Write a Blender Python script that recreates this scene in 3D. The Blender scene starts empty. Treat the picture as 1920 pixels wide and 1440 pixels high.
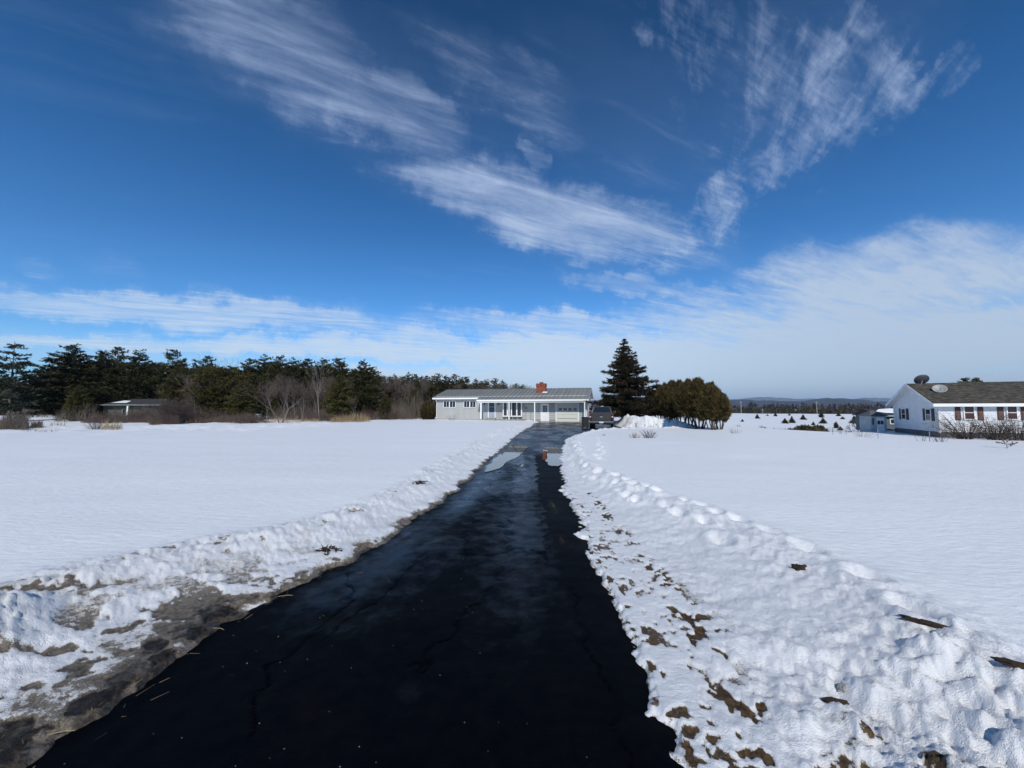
import bpy, bmesh, math, random
import numpy as np
from mathutils import Vector, Matrix
random.seed(7); RNG = np.random.default_rng(11)
SC = bpy.context.scene; COL = SC.collection
rad = math.radians

# ------------------------------------------------------------------ camera
F, PITCH, CAMH = 721.0, math.atan(46/721.0), 1.6
cam_d = bpy.data.cameras.new('camera'); cam = bpy.data.objects.new('camera', cam_d); COL.objects.link(cam)
cam.location = (0, 0, CAMH); cam.rotation_euler = (math.pi/2 + PITCH, 0, 0)
cam_d.sensor_width = 36; cam_d.lens = F/1920*36; cam_d.clip_start = 0.05; cam_d.clip_end = 60000
SC.camera = cam
# ------------------------------------------------------------------ sun, exposure
SUN_AZ, SUN_EL = 2.5, 38.0           # shadows run away from the camera, a little to the right
sd = bpy.data.lights.new('sun', 'SUN'); sd.energy = 3.4; sd.angle = rad(0.53); sd.color = (1, .955, .88)
so = bpy.data.objects.new('sun', sd); COL.objects.link(so)
so.rotation_euler = (rad(90-SUN_EL), 0, rad(-SUN_AZ)); so.location = (0, -30, 40)
SC.view_settings.view_transform = 'Standard'; SC.view_settings.look = 'None'
SC.view_settings.exposure = 0.0; SC.view_settings.gamma = 1.0; SC.view_settings.use_curve_mapping = False
SC.cycles.max_bounces = 6; SC.cycles.diffuse_bounces = 3; SC.cycles.glossy_bounces = 3
SC.cycles.transparent_max_bounces = 8; SC.cycles.volume_bounces = 0
SC.cycles.use_denoising = True

# ------------------------------------------------------------------ world sky with cirrus
W = bpy.data.worlds.new('World'); SC.world = W; W.use_nodes = True
wt = W.node_tree; wt.nodes.clear()
class NT:
    def __init__(s, t): s.t = t
    def n(s, typ, **kw):
        nd = s.t.nodes.new(typ)
        for k, v in kw.items(): setattr(nd, k, v)
        return nd
    def put(s, sock, v):
        if isinstance(v, bpy.types.NodeSocket): s.t.links.new(v, sock)
        elif v is not None: sock.default_value = v
    def m(s, op, a, b=None, c=None, clamp=False):
        nd = s.n('ShaderNodeMath', operation=op, use_clamp=clamp)
        s.put(nd.inputs[0], a); s.put(nd.inputs[1], b)
        if c is not None: s.put(nd.inputs[2], c)
        return nd.outputs[0]
    def noise(s, vec, scale, detail=4, rough=.5, dist=0.0, dims='3D'):
        nd = s.n('ShaderNodeTexNoise', noise_dimensions=dims)
        s.put(nd.inputs['Vector'], vec); s.put(nd.inputs['Scale'], scale); nd.inputs['Detail'].default_value = detail
        nd.inputs['Roughness'].default_value = rough; nd.inputs['Distortion'].default_value = dist
        return nd.outputs['Fac']
    def comb(s, x, y, z=0.0):
        nd = s.n('ShaderNodeCombineXYZ'); s.put(nd.inputs[0], x); s.put(nd.inputs[1], y); s.put(nd.inputs[2], z); return nd.outputs[0]
    def rng(s, v, a, b, c=0.0, d=1.0, smooth=True):
        nd = s.n('ShaderNodeMapRange', interpolation_type='SMOOTHSTEP' if smooth else 'LINEAR')
        s.put(nd.inputs[0], v); s.put(nd.inputs[1], a); s.put(nd.inputs[2], b); s.put(nd.inputs[3], c); s.put(nd.inputs[4], d)
        return nd.outputs[0]
    def mix(s, f, a, b, mode='MIX'):
        nd = s.n('ShaderNodeMix', data_type='RGBA', blend_type=mode)
        s.put(nd.inputs[0], f); s.put(nd.inputs[6], a); s.put(nd.inputs[7], b); return nd.outputs[2]
w = NT(wt)
sky = w.n('ShaderNodeTexSky', sky_type='NISHITA', sun_disc=False)
sky.sun_elevation = rad(SUN_EL); sky.sun_rotation = rad(180 + SUN_AZ)
sky.air_density = 1.0; sky.dust_density = 0.3; sky.ozone_density = 4.0; sky.altitude = 100
tc = w.n('ShaderNodeTexCoord'); sp = w.n('ShaderNodeSeparateXYZ'); wt.links.new(tc.outputs['Generated'], sp.inputs[0])
dx, dy, dz = sp.outputs
zc = w.m('MAXIMUM', dz, 0.0)
zz = w.m('ADD', zc, 0.06)
U = w.m('DIVIDE', dx, zz); V = w.m('DIVIDE', dy, zz)           # the cirrus layer seen from below
def layer(ang, sx, sy):
    c, s_ = math.cos(rad(ang)), math.sin(rad(ang))
    a = w.m('ADD', w.m('MULTIPLY', U, c*sx), w.m('MULTIPLY', V, s_*sx))
    b = w.m('ADD', w.m('MULTIPLY', U, -s_*sy), w.m('MULTIPLY', V, c*sy))
    return w.comb(a, b, 3.7)
fib1 = w.noise(layer(24, 1.3, 6.0), 1.6, 9, .62, .55)
fib2 = w.noise(layer(62, 1.6, 5.0), 2.2, 8, .6, .4)
big = w.noise(layer(15, .7, 1.2), 1.1, 4, .5, .3)
# directions ahead: p = x/y, q = z/y
yy = w.m('MAXIMUM', dy, 0.02)
wp = w.noise(w.comb(dx, dy, dz), 5.0, 7, .68); wq = w.noise(w.comb(dz, dx, dy), 6.0, 7, .68)
P = w.m('ADD', w.m('DIVIDE', dx, yy), w.m('MULTIPLY', w.m('SUBTRACT', wp, .5), .40))
Q = w.m('ADD', w.m('DIVIDE', dz, yy), w.m('MULTIPLY', w.m('SUBTRACT', wq, .5), .20))
ahead = w.rng(dy, .05, .3)
def blob(px, py, hl, hw, ang, wt_):
    x0 = (px-960)/F; y0 = (766-py)/F
    c, s_ = math.cos(rad(-ang)), math.sin(rad(-ang))
    X = w.m('SUBTRACT', P, x0); Y = w.m('SUBTRACT', Q, y0)
    a = w.m('DIVIDE', w.m('ADD', w.m('MULTIPLY', X, c), w.m('MULTIPLY', Y, s_)), hl/F)
    b = w.m('DIVIDE', w.m('ADD', w.m('MULTIPLY', X, -s_), w.m('MULTIPLY', Y, c)), hw/F)
    r2 = w.m('ADD', w.m('MULTIPLY', a, a), w.m('MULTIPLY', b, b))
    return w.m('MULTIPLY', w.rng(r2, 0.0, 1.9, 1.0, 0.0), wt_)
B = [  # px, py, half length, half width, slope (down to the right), weight, fibre set
    (470, 30, 280, 130, 34, .54, 0), (710, 180, 215, 74, 27, .58, 0), (930, 120, 220, 80, 32, .42, 0),
    (1040, 385, 320, 78, 15, .78, 0), (850, 330, 120, 50, 10, .42, 0), (1190, 430, 170, 46, 17, .55, 0), (1015, 272, 42, 22, 40, .42, 0), (1180, 180, 260, 150, 30, .22, 0), (1500, 130, 420, 150, -35, .24, 0), (640, 130, 420, 150, 28, .26, 0),
    (300, 575, 520, 34, 5, .85, 0), (700, 605, 240, 26, 2, .45, 0), (40, 545, 170, 30, 7, .5, 0),
    (1560, 580, 300, 60, -2, .8, 0), (1740, 520, 380, 95, -6, 1.0, 0), (1880, 580, 260, 130, -8, .8, 0), (1190, 535, 130, 24, 8, .6, 0),
    (1250, 672, 620, 46, 4, 1.15, 0), (760, 658, 560, 26, 3, 1.0, 0), (250, 640, 400, 14, 2, .75, 0), (1700, 640, 560, 110, 0, 1.15, 0), (1060, 606, 240, 28, 5, .8, 0), (1400, 730, 1000, 50, 0, 1.5, 0), (1330, 560, 120, 34, 8, .7, 0),
    (1590, 110, 140, 90, 75, .84, 1), (1690, 60, 150, 55, 62, .84, 1), (1830, 105, 95, 34, -42, .66, 1), (1275, 70, 130, 40, 52, .60, 1), (1500, 260, 380, 50, -41, .72, 1),
    (1400, 190, 230, 110, 45, .50, 1), (1720, 205, 40, 18, -42, .45, 1), (45, 485, 60, 18, 10, .42, 0), (200, 490, 60, 22, 20, .3, 0), (1400, 60, 260, 140, 40, .52, 1), (1600, 200, 200, 60, -30, .5, 1),
]
m0 = m1 = None
for b in B:
    v = blob(*b[:6])
    if b[6] == 0: m0 = v if m0 is None else w.m('MAXIMUM', m0, v)
    else: m1 = v if m1 is None else w.m('MAXIMUM', m1, v)
def wisps(mask, fib, lo, hi, amp):
    mk = w.m('MULTIPLY', mask, ahead)
    body = w.m('ADD', mk, w.m('MULTIPLY', w.m('SUBTRACT', fib, .56), amp))
    return w.m('MULTIPLY', w.rng(body, lo, hi), w.rng(mk, 0.0, .45))
fine = w.noise(layer(28, 3.0, 16.0), 2.4, 6, .65, .3)
f0 = w.m('ADD', w.m('MULTIPLY', fib1, .60), w.m('ADD', w.m('MULTIPLY', fine, .16), w.m('MULTIPLY', wp, .24))); f1 = w.m('ADD', w.m('MULTIPLY', fib2, .7), w.m('MULTIPLY', fine, .3))
d0 = w.m('MULTIPLY', wisps(m0, f0, .05, 1.30, 2.2), .95)
d0 = w.m('ADD', d0, w.m('MULTIPLY', w.m('MULTIPLY', m0, ahead), w.rng(big, .3, .7, .04, .22)))
d1 = w.m('MULTIPLY', wisps(m1, f1, .15, 1.5, 2.9), .85)
gen = w.m('MULTIPLY', w.rng(w.m('MULTIPLY', fib1, big), .26, .50, 0, .5), w.rng(dy, -.1, .35, 1.0, .12))
lowband = w.m('MULTIPLY', w.rng(dz, .02, .17, 1.0, 0.0), w.rng(f0, .2, .75, .72, 1.0))  # veil near the horizon
low = w.m('MULTIPLY', lowband, w.rng(dx, -.75, .1, .12, 1.0))
low = w.m('MULTIPLY', low, w.rng(dx, .45, .9, 1.0, .72))
band2 = w.m('MULTIPLY', w.m('MULTIPLY', w.rng(dz, .055, .09, 0, 1), w.rng(dz, .09, .15, 1, 0)), w.rng(big, .3, .6, .5, .9))
dens = w.m('ADD', w.m('ADD', d0, d1), gen); dens = w.m('MAXIMUM', dens, low); dens = w.m('ADD', dens, w.m('MULTIPLY', band2, w.rng(dx, -.8, -.2, .30, .35)))
dens = w.m('MINIMUM', dens, .93)
hsv = w.mix(1.0, sky.outputs[0], w.mix(w.rng(dz, .05, .6), (.50, .91, 1.25, 1), (.27, .83, 1.25, 1)), 'MULTIPLY')
grad = w.rng(dz, 0.0, .75, 1.37, .58, False)
hsv = w.mix(1.0, hsv, w.comb(grad, grad, grad), 'MULTIPLY')
ccol = w.mix(w.rng(dz, 0.0, .6), w.mix(w.rng(dx, .1, .75), (6.7, 8.1, 9.6, 1), (5.4, 6.5, 7.7, 1)), (4.4, 5.5, 7.8, 1))
skyc = w.mix(dens, hsv, ccol)
bg = w.n('ShaderNodeBackground'); wt.links.new(skyc, bg.inputs[0]); bg.inputs[1].default_value = 0.1
out = w.n('ShaderNodeOutputWorld'); wt.links.new(bg.outputs[0], out.inputs[0])

# ------------------------------------------------------------------ helpers
def ray(px, py):
    x = (px-960)/F; y = (720-py)/F
    c, s_ = math.cos(PITCH), math.sin(PITCH)
    return Vector((x, c - y*s_, s_ + y*c))
def at(px, py, Y):
    r = ray(px, py); k = Y/r.y
    return Vector((r.x*k, Y, CAMH + r.z*k))
def on_plane(px, py, z=0.0):
    r = ray(px, py); k = (z-CAMH)/r.z
    return Vector((r.x*k, r.y*k, z))
def ramp_s(t): t = np.clip(t, 0, 1); return t*t*(3-2*t)

_tab = np.random.default_rng(5).random((8, 256, 256))
def vn(x, y, seed=0):
    x = np.asarray(x, float); y = np.asarray(y, float)
    xi = np.floor(x).astype(np.int64); yi = np.floor(y).astype(np.int64); fx = x-xi; fy = y-yi
    fx = fx*fx*fx*(fx*(fx*6-15)+10); fy = fy*fy*fy*(fy*(fy*6-15)+10)
    T = _tab[seed % 8]; a = T[xi & 255, yi & 255]; b = T[(xi+1) & 255, yi & 255]; c = T[xi & 255, (yi+1) & 255]; d = T[(xi+1) & 255, (yi+1) & 255]
    return (a*(1-fx)+b*fx)*(1-fy) + (c*(1-fx)+d*fx)*fy
def fbm(x, y, oct=4, seed=0, gain=.5):
    s_ = 0; a = 1; t = 0
    for i in range(oct):
        c, s2 = math.cos(.6*i), math.sin(.6*i)
        X = (x*c - y*s2)*2.03**i + 17.3*i; Y = (x*s2 + y*c)*2.03**i + 9.1*i
        s_ = s_ + a*vn(X, Y, seed+i); t += a; a *= gain
    return s_/t

def mesh_np(name, V_, Fc, mat=None, smooth=False, attrs=None):
    V_ = np.asarray(V_, np.float32); Fc = np.asarray(Fc, np.int32)
    me = bpy.data.meshes.new(name); k = Fc.shape[1]
    me.vertices.add(len(V_)); me.vertices.foreach_set('co', V_.ravel())
    me.loops.add(Fc.size); me.loops.foreach_set('vertex_index', Fc.ravel())
    me.polygons.add(len(Fc)); me.polygons.foreach_set('loop_start', np.arange(0, Fc.size, k, dtype=np.int32))
    me.polygons.foreach_set('use_smooth', np.full(len(Fc), smooth))
    for an, av in (attrs or {}).items():
        at_ = me.attributes.new(an, 'FLOAT', 'POINT'); at_.data.foreach_set('value', np.asarray(av, np.float32))
    me.update(); me.validate()
    if mat: me.materials.append(mat)
    return me
def link(name, me, parent=None):
    o = bpy.data.objects.new(name, me); COL.objects.link(o)
    if parent: o.parent = parent
    return o
def tag(o, label=None, cat=None, group=None, kind=None):
    if label: o['label'] = label
    if cat: o['category'] = cat
    if group: o['group'] = group
    if kind: o['kind'] = kind
    return o
def empty(name, loc, rz=0.0, scale=1.0, **k):
    o = bpy.data.objects.new(name, None); COL.objects.link(o); o.location = loc; o.rotation_euler.z = rz
    o.scale = (scale,)*3 if not hasattr(scale, '__len__') else scale
    o.empty_display_size = .3
    return tag(o, **k)
class MB:
    def __init__(s): s.v = []; s.f = []
    def add(s, vs, fs):
        n = len(s.v); s.v += [tuple(p) for p in vs]; s.f += [tuple(i+n for i in f) for f in fs]; return s
    def box(s, x0, x1, y0, y1, z0, z1):
        return s.add([(x0,y0,z0),(x1,y0,z0),(x1,y1,z0),(x0,y1,z0),(x0,y0,z1),(x1,y0,z1),(x1,y1,z1),(x0,y1,z1)],
                     [(0,3,2,1),(4,5,6,7),(0,1,5,4),(1,2,6,5),(2,3,7,6),(3,0,4,7)])
    def hexa(s, p): return s.add(p, [(0,3,2,1),(4,5,6,7),(0,1,5,4),(1,2,6,5),(2,3,7,6),(3,0,4,7)])
    def prism(s, pts, axis, a, b):
        n = len(pts)
        def mk(p, t): return {'x': (t, p[0], p[1]), 'y': (p[0], t, p[1]), 'z': (p[0], p[1], t)}[axis]
        return s.add([mk(p, a) for p in pts]+[mk(p, b) for p in pts],
                     [tuple(range(n))[::-1], tuple(range(n, 2*n))]+[(i, (i+1) % n, n+(i+1) % n, n+i) for i in range(n)])
    def tube(s, p0, p1, r0, r1=None, n=8, cap=True):
        p0 = Vector(p0); p1 = Vector(p1); r1 = r0 if r1 is None else r1
        d = (p1-p0).normalized(); a = d.orthogonal().normalized(); b = d.cross(a)
        vs = [p + (a*math.cos(2*math.pi*i/n) + b*math.sin(2*math.pi*i/n))*r for p, r in ((p0, r0), (p1, r1)) for i in range(n)]
        fs = [(i, (i+1) % n, n+(i+1) % n, n+i) for i in range(n)]
        if cap: fs += [tuple(range(n))[::-1], tuple(range(n, 2*n))]
        return s.add(vs, fs)
    def lathe(s, c, ax, prof, n=24):
        c = Vector(c); d = Vector(ax).normalized(); a = d.orthogonal().normalized(); b = d.cross(a); m = len(prof)
        vs = [c + d*h + (a*math.cos(2*math.pi*i/n)+b*math.sin(2*math.pi*i/n))*r for i in range(n) for r, h in prof]
        fs = [(i*m+j, ((i+1) % n)*m+j, ((i+1) % n)*m+j+1, i*m+j+1) for i in range(n) for j in range(m-1)]
        return s.add(vs, fs)
    def mesh(s, name, mat, smooth=False):
        me = bpy.data.meshes.new(name); me.from_pydata(s.v, [], s.f); me.update()
        bm = bmesh.new(); bm.from_mesh(me); bmesh.ops.recalc_face_normals(bm, faces=bm.faces); bm.to_mesh(me); bm.free()
        if smooth: me.polygons.foreach_set('use_smooth', [True]*len(me.polygons))
        me.materials.append(mat); return me
    def build(s, name, mat, parent=None, smooth=False, bevel=0.0):
        o = link(name, s.mesh(name, mat, smooth), parent)
        if bevel:
            b = o.modifiers.new('bevel', 'BEVEL'); b.width = bevel; b.segments = 2; b.limit_method = 'ANGLE'; b.angle_limit = rad(35)
        return o
def copy_tree(o, parent=None):
    c = o.copy(); COL.objects.link(c)
    if parent is not None: c.parent = parent
    for ch in list(o.children): copy_tree(ch, c)
    return c

# ------------------------------------------------------------------ materials
def mat(name, col, rough=.7, var=.15, scale=8.0, bump=0.0, bscale=40.0, metal=0.0, spec=.5, island=0.0, coords='Object', col2=None):
    m = bpy.data.materials.new(name); m.use_nodes = True; t = NT(m.node_tree)
    bs = m.node_tree.nodes['Principled BSDF']
    tc_ = t.n('ShaderNodeTexCoord').outputs[coords]
    n1 = t.noise(tc_, scale, 5, .6)
    c1 = tuple(c*(1-var) for c in col)+(1,); c2 = tuple(min(1, c*(1+var)) for c in (col2 or col))+(1,)
    c = t.mix(t.rng(n1, .3, .7), c1, c2)
    if island:
        gi = t.n('ShaderNodeNewGeometry').outputs['Random Per Island']; oi = t.n('ShaderNodeObjectInfo').outputs['Random']
        c = t.mix(1.0, c, t.comb(*[t.rng(oi, 0, 1, 1-island*.5, 1+island*.5, False)]*3), 'MULTIPLY')
        c = t.mix(1.0, c, t.comb(*[t.rng(gi, 0, 1, 1-island, 1+island, False)]*3), 'MULTIPLY')
    t.put(bs.inputs['Base Color'], c); bs.inputs['Roughness'].default_value = rough; bs.inputs['Metallic'].default_value = metal
    bs.inputs['Specular IOR Level'].default_value = spec
    if bump:
        bn = t.n('ShaderNodeBump'); bn.inputs['Strength'].default_value = bump; bn.inputs['Distance'].default_value = .02
        t.put(bn.inputs['Height'], t.noise(tc_, bscale, 4, .6)); t.put(bs.inputs['Normal'], bn.outputs[0])
    return m
M = {}
M['siding_grey'] = mat('siding_grey', (.40, .40, .385), .75, .06, 1.5, .2, 60)
M['siding_white'] = mat('siding_white', (.72, .73, .74), .6, .05, 1.5, .1, 60)
M['trim'] = mat('white_trim', (.82, .82, .8), .5, .03)
M['roof_metal'] = mat('painted_metal_roof', (.215, .22, .205), .5, .12, 1.3, .08, 12, island=.16)
M['concrete'] = mat('concrete', (.30, .28, .24), .9, .2, 4, .4)
M['concrete_dark'] = mat('weathered_concrete', (.12, .12, .12), .9, .2, 4, .4)
M['glass'] = mat('window_glass', (.012, .016, .025), .06, .2, 2, spec=.8)
M['brick'] = mat('red_brick', (.24, .065, .035), .85, .2, 14, .4, island=.3)
M['mortar'] = mat('brick_mortar', (.16, .10, .08), .9, .1)
M['door_white'] = mat('white_paint', (.78, .78, .77), .45, .03)
M['garage_door'] = mat('cream_garage_door', (.62, .61, .55), .55, .04)
M['black'] = mat('black_metal', (.02, .02, .022), .5, .1)
M['grey_metal'] = mat('grey_metal', (.30, .31, .32), .45, .1, metal=.3)
M['shutter_black'] = mat('black_shutter', (.012, .018, .025), .6, .1)
M['shutter_brown'] = mat('brown_shutter', (.085, .028, .017), .6, .15)
M['shade_brown'] = mat('brown_window_shade', (.06, .02, .015), .35, .2)
M['shingle'] = mat('roof_shingle', (.062, .054, .042), .95, .3, 3, .4, 60, island=.45)
M['bark'] = mat('bark', (.07, .055, .045), .95, .3, 6, .6)
M['bark_grey'] = mat('grey_bark', (.16, .14, .125), .95, .25, 6, .5, island=.2)
M['bark_pale'] = mat('pale_bark', (.30, .26, .22), .95, .2, 6, .5)
M['twig'] = mat('brown_twigs', (.095, .07, .06), .95, .2, 3, island=.4)
M['twig_red'] = mat('reddish_twigs', (.085, .058, .047), .95, .3, .4, island=.45, coords='Object')
M['shrub_twig'] = mat('dark_shrub_twigs', (.055, .036, .028), .95, .2, 3, island=.4)
M['twig_grey'] = mat('grey_twigs', (.11, .09, .07), .95, .25, .5, island=.35)
M['straw'] = mat('straw', (.30, .215, .11), .9, .2, 3, island=.4)
def foliage(name, a, b, s=1.2): return mat(name, a, .8, .25, s, island=.5, spec=.2, col2=b)
M['pine'] = foliage('pine_needles', (.034, .035, .013), (.060, .056, .020))
M['pine_olive'] = foliage('olive_pine_needles', (.044, .042, .013), (.078, .068, .020))
M['pine_blue'] = foliage('blue_pine_needles', (.028, .036, .022), (.046, .055, .032))
M['spruce'] = foliage('spruce_needles', (.022, .024, .012), (.05, .036, .02), .55)
M['cedar'] = foliage('cedar_sprays', (.026, .023, .008), (.095, .068, .021), 3.2)
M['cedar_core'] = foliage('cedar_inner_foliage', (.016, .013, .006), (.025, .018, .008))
M['truck_paint'] = mat('grey_truck_paint', (.060, .053, .047), .3, .08, 5, metal=.4)
M['rubber'] = mat('tyre_rubber', (.015, .015, .015), .9, .2)
M['chrome'] = mat('dull_chrome', (.42, .42, .42), .3, .1, metal=.9)
M['red_lens'] = mat('red_lens', (.09, .010, .009), .2, .1)
M['plate'] = mat('plate_white', (.65, .67, .68), .5, .05)
M['ice'] = mat('lumpy_ice', (.72, .76, .80), .35, .08, 5, .5, 14)
M['dish_white'] = mat('dish_pale', (.30, .31, .30), .5, .05)
M['dish_dark'] = mat('dish_dark', (.055, .06, .068), .5, .15)
M['shed'] = mat('blue_grey_shed_board', (.36, .41, .44), .8, .12, 2, .3)
M['shed_dark'] = mat('dark_shed_board', (.11, .135, .15), .8, .15, 2, .3)
M['green_wall'] = mat('green_grey_wall', (.065, .078, .065), .8, .1)
M['dark_roof'] = mat('dark_roof', (.035, .036, .04), .9, .2, 2, .3)
M['wood_debris'] = mat('rotten_bark', (.034, .018, .009), .95, .4, 18, .8)
M['pole'] = mat('weathered_pole', (.34, .32, .30), .9, .1)
M['stone'] = mat('small_stone', (.3, .29, .28), .9, .3, 9, .4)
M['snow_plain'] = mat('snow_patch', (.84, .87, .91), .6, .03, 3, .2, 6)

# snow, with dirt carried by the ground attribute "dirt"
def snow_material():
    m = bpy.data.materials.new('field_snow'); m.use_nodes = True; t = NT(m.node_tree); bs = m.node_tree.nodes['Principled BSDF']
    pos = t.n('ShaderNodeNewGeometry').outputs['Position']
    at_ = t.n('ShaderNodeAttribute', attribute_name='dirt').outputs['Fac']
    rg = t.n('ShaderNodeAttribute', attribute_name='rough').outputs['Fac']
    fine = t.noise(pos, 26, 6, .7); mid = t.noise(pos, 6, 5, .6); tiny = t.noise(pos, 140, 3, .7)
    nz = t.m('ADD', t.m('MULTIPLY', t.m('SUBTRACT', fine, .5), .9), t.m('MULTIPLY', t.m('SUBTRACT', tiny, .5), .5))
    msk = t.rng(t.m('ADD', at_, t.m('MULTIPLY', nz, t.rng(at_, 0, .25))), .43, .57)
    snow = t.mix(t.rng(mid, .3, .7), (.82, .83, .84, 1), (.87, .875, .88, 1))
    slush = t.mix(t.rng(fine, .35, .65), (.52, .48, .42, 1), (.70, .68, .64, 1))
    grime = t.m('MULTIPLY', t.rng(t.m('ADD', at_, t.m('MULTIPLY', nz, .25)), .16, .55), .60)
    c = t.mix(grime, snow, slush)
    dirt = t.mix(t.rng(fine, .3, .7), (.06, .045, .032, 1), (.26, .22, .17, 1)); dirt = t.mix(t.rng(at_, .72, .98), dirt, t.mix(t.rng(fine, .4, .7), (.010, .008, .006, 1), (.06, .043, .028, 1)))
    soil = t.n('ShaderNodeAttribute', attribute_name='soil').outputs['Fac']; dirt = t.mix(soil, dirt, t.mix(t.rng(fine, .3, .7), (.022, .014, .008, 1), (.15, .095, .045, 1))); c = t.mix(msk, c, dirt)
    t.put(bs.inputs['Base Color'], c); bs.inputs['Roughness'].default_value = .55; bs.inputs['Specular IOR Level'].default_value = .25
    bn = t.n('ShaderNodeBump'); bn.inputs['Strength'].default_value = .65; bn.inputs['Distance'].default_value = .03
    mp = t.n('ShaderNodeMapping'); t.put(mp.inputs[0], pos); mp.inputs['Rotation'].default_value = (0, 0, .35); mp.inputs['Scale'].default_value = (1, 2.6, 1)
    h = t.m('ADD', t.m('MULTIPLY', t.noise(mp.outputs[0], 5.5, 6, .62), .8), t.m('MULTIPLY', t.m('ADD', fine, t.m('MULTIPLY', tiny, .8)), t.rng(rg, 0, 1, .16, .80)))
    t.put(bn.inputs['Height'], h); t.put(bs.inputs['Normal'], bn.outputs[0])
    return m
M['snow'] = snow_material()
def asphalt_material():
    m = bpy.data.materials.new('wet_asphalt'); m.use_nodes = True; t = NT(m.node_tree); bs = m.node_tree.nodes['Principled BSDF']
    pos = t.n('ShaderNodeNewGeometry').outputs['Position']
    wet = t.n('ShaderNodeAttribute', attribute_name='wet').outputs['Fac']; crk = t.n('ShaderNodeAttribute', attribute_name='crack').outputs['Fac']
    grv = t.n('ShaderNodeAttribute', attribute_name='gravel').outputs['Fac']
    agg = t.noise(pos, 160, 3, .7); mid = t.noise(pos, 9, 5, .6); big_ = t.noise(pos, 1.2, 5, .6)
    vor = t.n('ShaderNodeTexVoronoi'); t.put(vor.inputs['Vector'], pos); vor.inputs['Scale'].default_value = 110
    c = t.mix(t.rng(mid, .3, .7), (.0008, .0014, .0028, 1), (.0024, .0030, .0044, 1))
    c = t.mix(t.rng(big_, .52, .75, 0, .7), c, (.0062, .0052, .0048, 1))
    c = t.mix(t.m('MULTIPLY', t.rng(vor.outputs['Distance'], .0, .22, 1, 0), t.rng(agg, .5, .7)), c, (.05, .048, .045, 1))
    c = t.mix(t.rng(t.m('ADD', grv, t.m('MULTIPLY', t.m('SUBTRACT', t.noise(pos, 24, 5, .8), .5), 2.6)), .55, .85), c, (.16, .125, .075, 1))
    c = t.mix(t.m('MULTIPLY', t.rng(t.noise(pos, 60, 5, .8), .60, .72), .55), c, (.020, .018, .016, 1)); c = t.mix(crk, c, (.0006, .0006, .0006, 1))
    t.put(bs.inputs['Base Color'], c)
    wn = t.m('ADD', wet, t.m('MULTIPLY', t.m('SUBTRACT', t.noise(pos, 5, 5, .65), .5), .55))
    wm = t.rng(wn, .3, .8)
    t.put(bs.inputs['Roughness'], t.rng(wm, 0, 1, .50, .24, False)); t.put(bs.inputs['Specular IOR Level'], t.rng(wm, 0, 1, .02, .42, False))
    bn = t.n('ShaderNodeBump'); t.put(bn.inputs['Strength'], t.rng(wm, 0, 1, .75, .22, False)); bn.inputs['Distance'].default_value = .006
    t.put(bn.inputs['Height'], t.m('ADD', agg, mid)); t.put(bs.inputs['Normal'], bn.outputs[0])
    return m
M['asphalt'] = asphalt_material()
def water_material():
    m = bpy.data.materials.new('meltwater'); m.use_nodes = True; t = NT(m.node_tree); bs = m.node_tree.nodes['Principled BSDF']
    pos = t.n('ShaderNodeNewGeometry').outputs['Position']
    t.put(bs.inputs['Base Color'], t.mix(t.noise(pos, 3), (.012, .011, .010, 1), (.03, .027, .022, 1)))
    bs.inputs['Roughness'].default_value = .015; bs.inputs['IOR'].default_value = 1.33; bs.inputs['Specular IOR Level'].default_value = .9
    bn = t.n('ShaderNodeBump'); bn.inputs['Strength'].default_value = .04; bn.inputs['Distance'].default_value = .004
    t.put(bn.inputs['Height'], t.noise(pos, 6, 2)); t.put(bs.inputs['Normal'], bn.outputs[0]); return m
M['water'] = water_material()

# ------------------------------------------------------------------ ground functions
DRIVE = np.array([(-2.35,-14),(-2.2,1.5),(-2.2,2.9),(-1.92,3.45),(-1.57,4.7),(-1.12,7.3),(-.88,10.6),(-.5,14),(0,19.5),(.9,28),(2.06,37),(2.3,41),(3.1,44),(3.1,52),
    (9.8,52),(9.6,44),(9.6,36),(9.9,32.6),(10.6,31.1),(12.6,29.2),(10.8,28.4),(8.6,28.3),(7,27.8),(5.6,26.6),(4.1,24),(2.9,20.5),(2.0,15.5),(1.36,11),(1.2,8.9),(1.02,7.4),(.98,6.3),(.84,4),(.79,2.7),(.76,1.7),(.8,-14)], float)
def drive_sd(x, y):
    """distance to the driveway edge, negative on the asphalt"""
    x = np.asarray(x, float); y = np.asarray(y, float); best = np.full(x.shape, 1e9); inside = np.zeros(x.shape, bool)
    n = len(DRIVE)
    for i in range(n):
        a = DRIVE[i]; b = DRIVE[(i+1) % n]; e = b-a
        t = np.clip(((x-a[0])*e[0]+(y-a[1])*e[1])/(e@e), 0, 1)
        best = np.minimum(best, (x-a[0]-t*e[0])**2+(y-a[1]-t*e[1])**2)
        if a[1] != b[1]:
            c = ((a[1] > y) != (b[1] > y)) & (x < (b[0]-a[0])*(y-a[1])/(b[1]-a[1])+a[0]); inside ^= c
    d = np.sqrt(best); return np.where(inside, -d, d)
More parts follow.
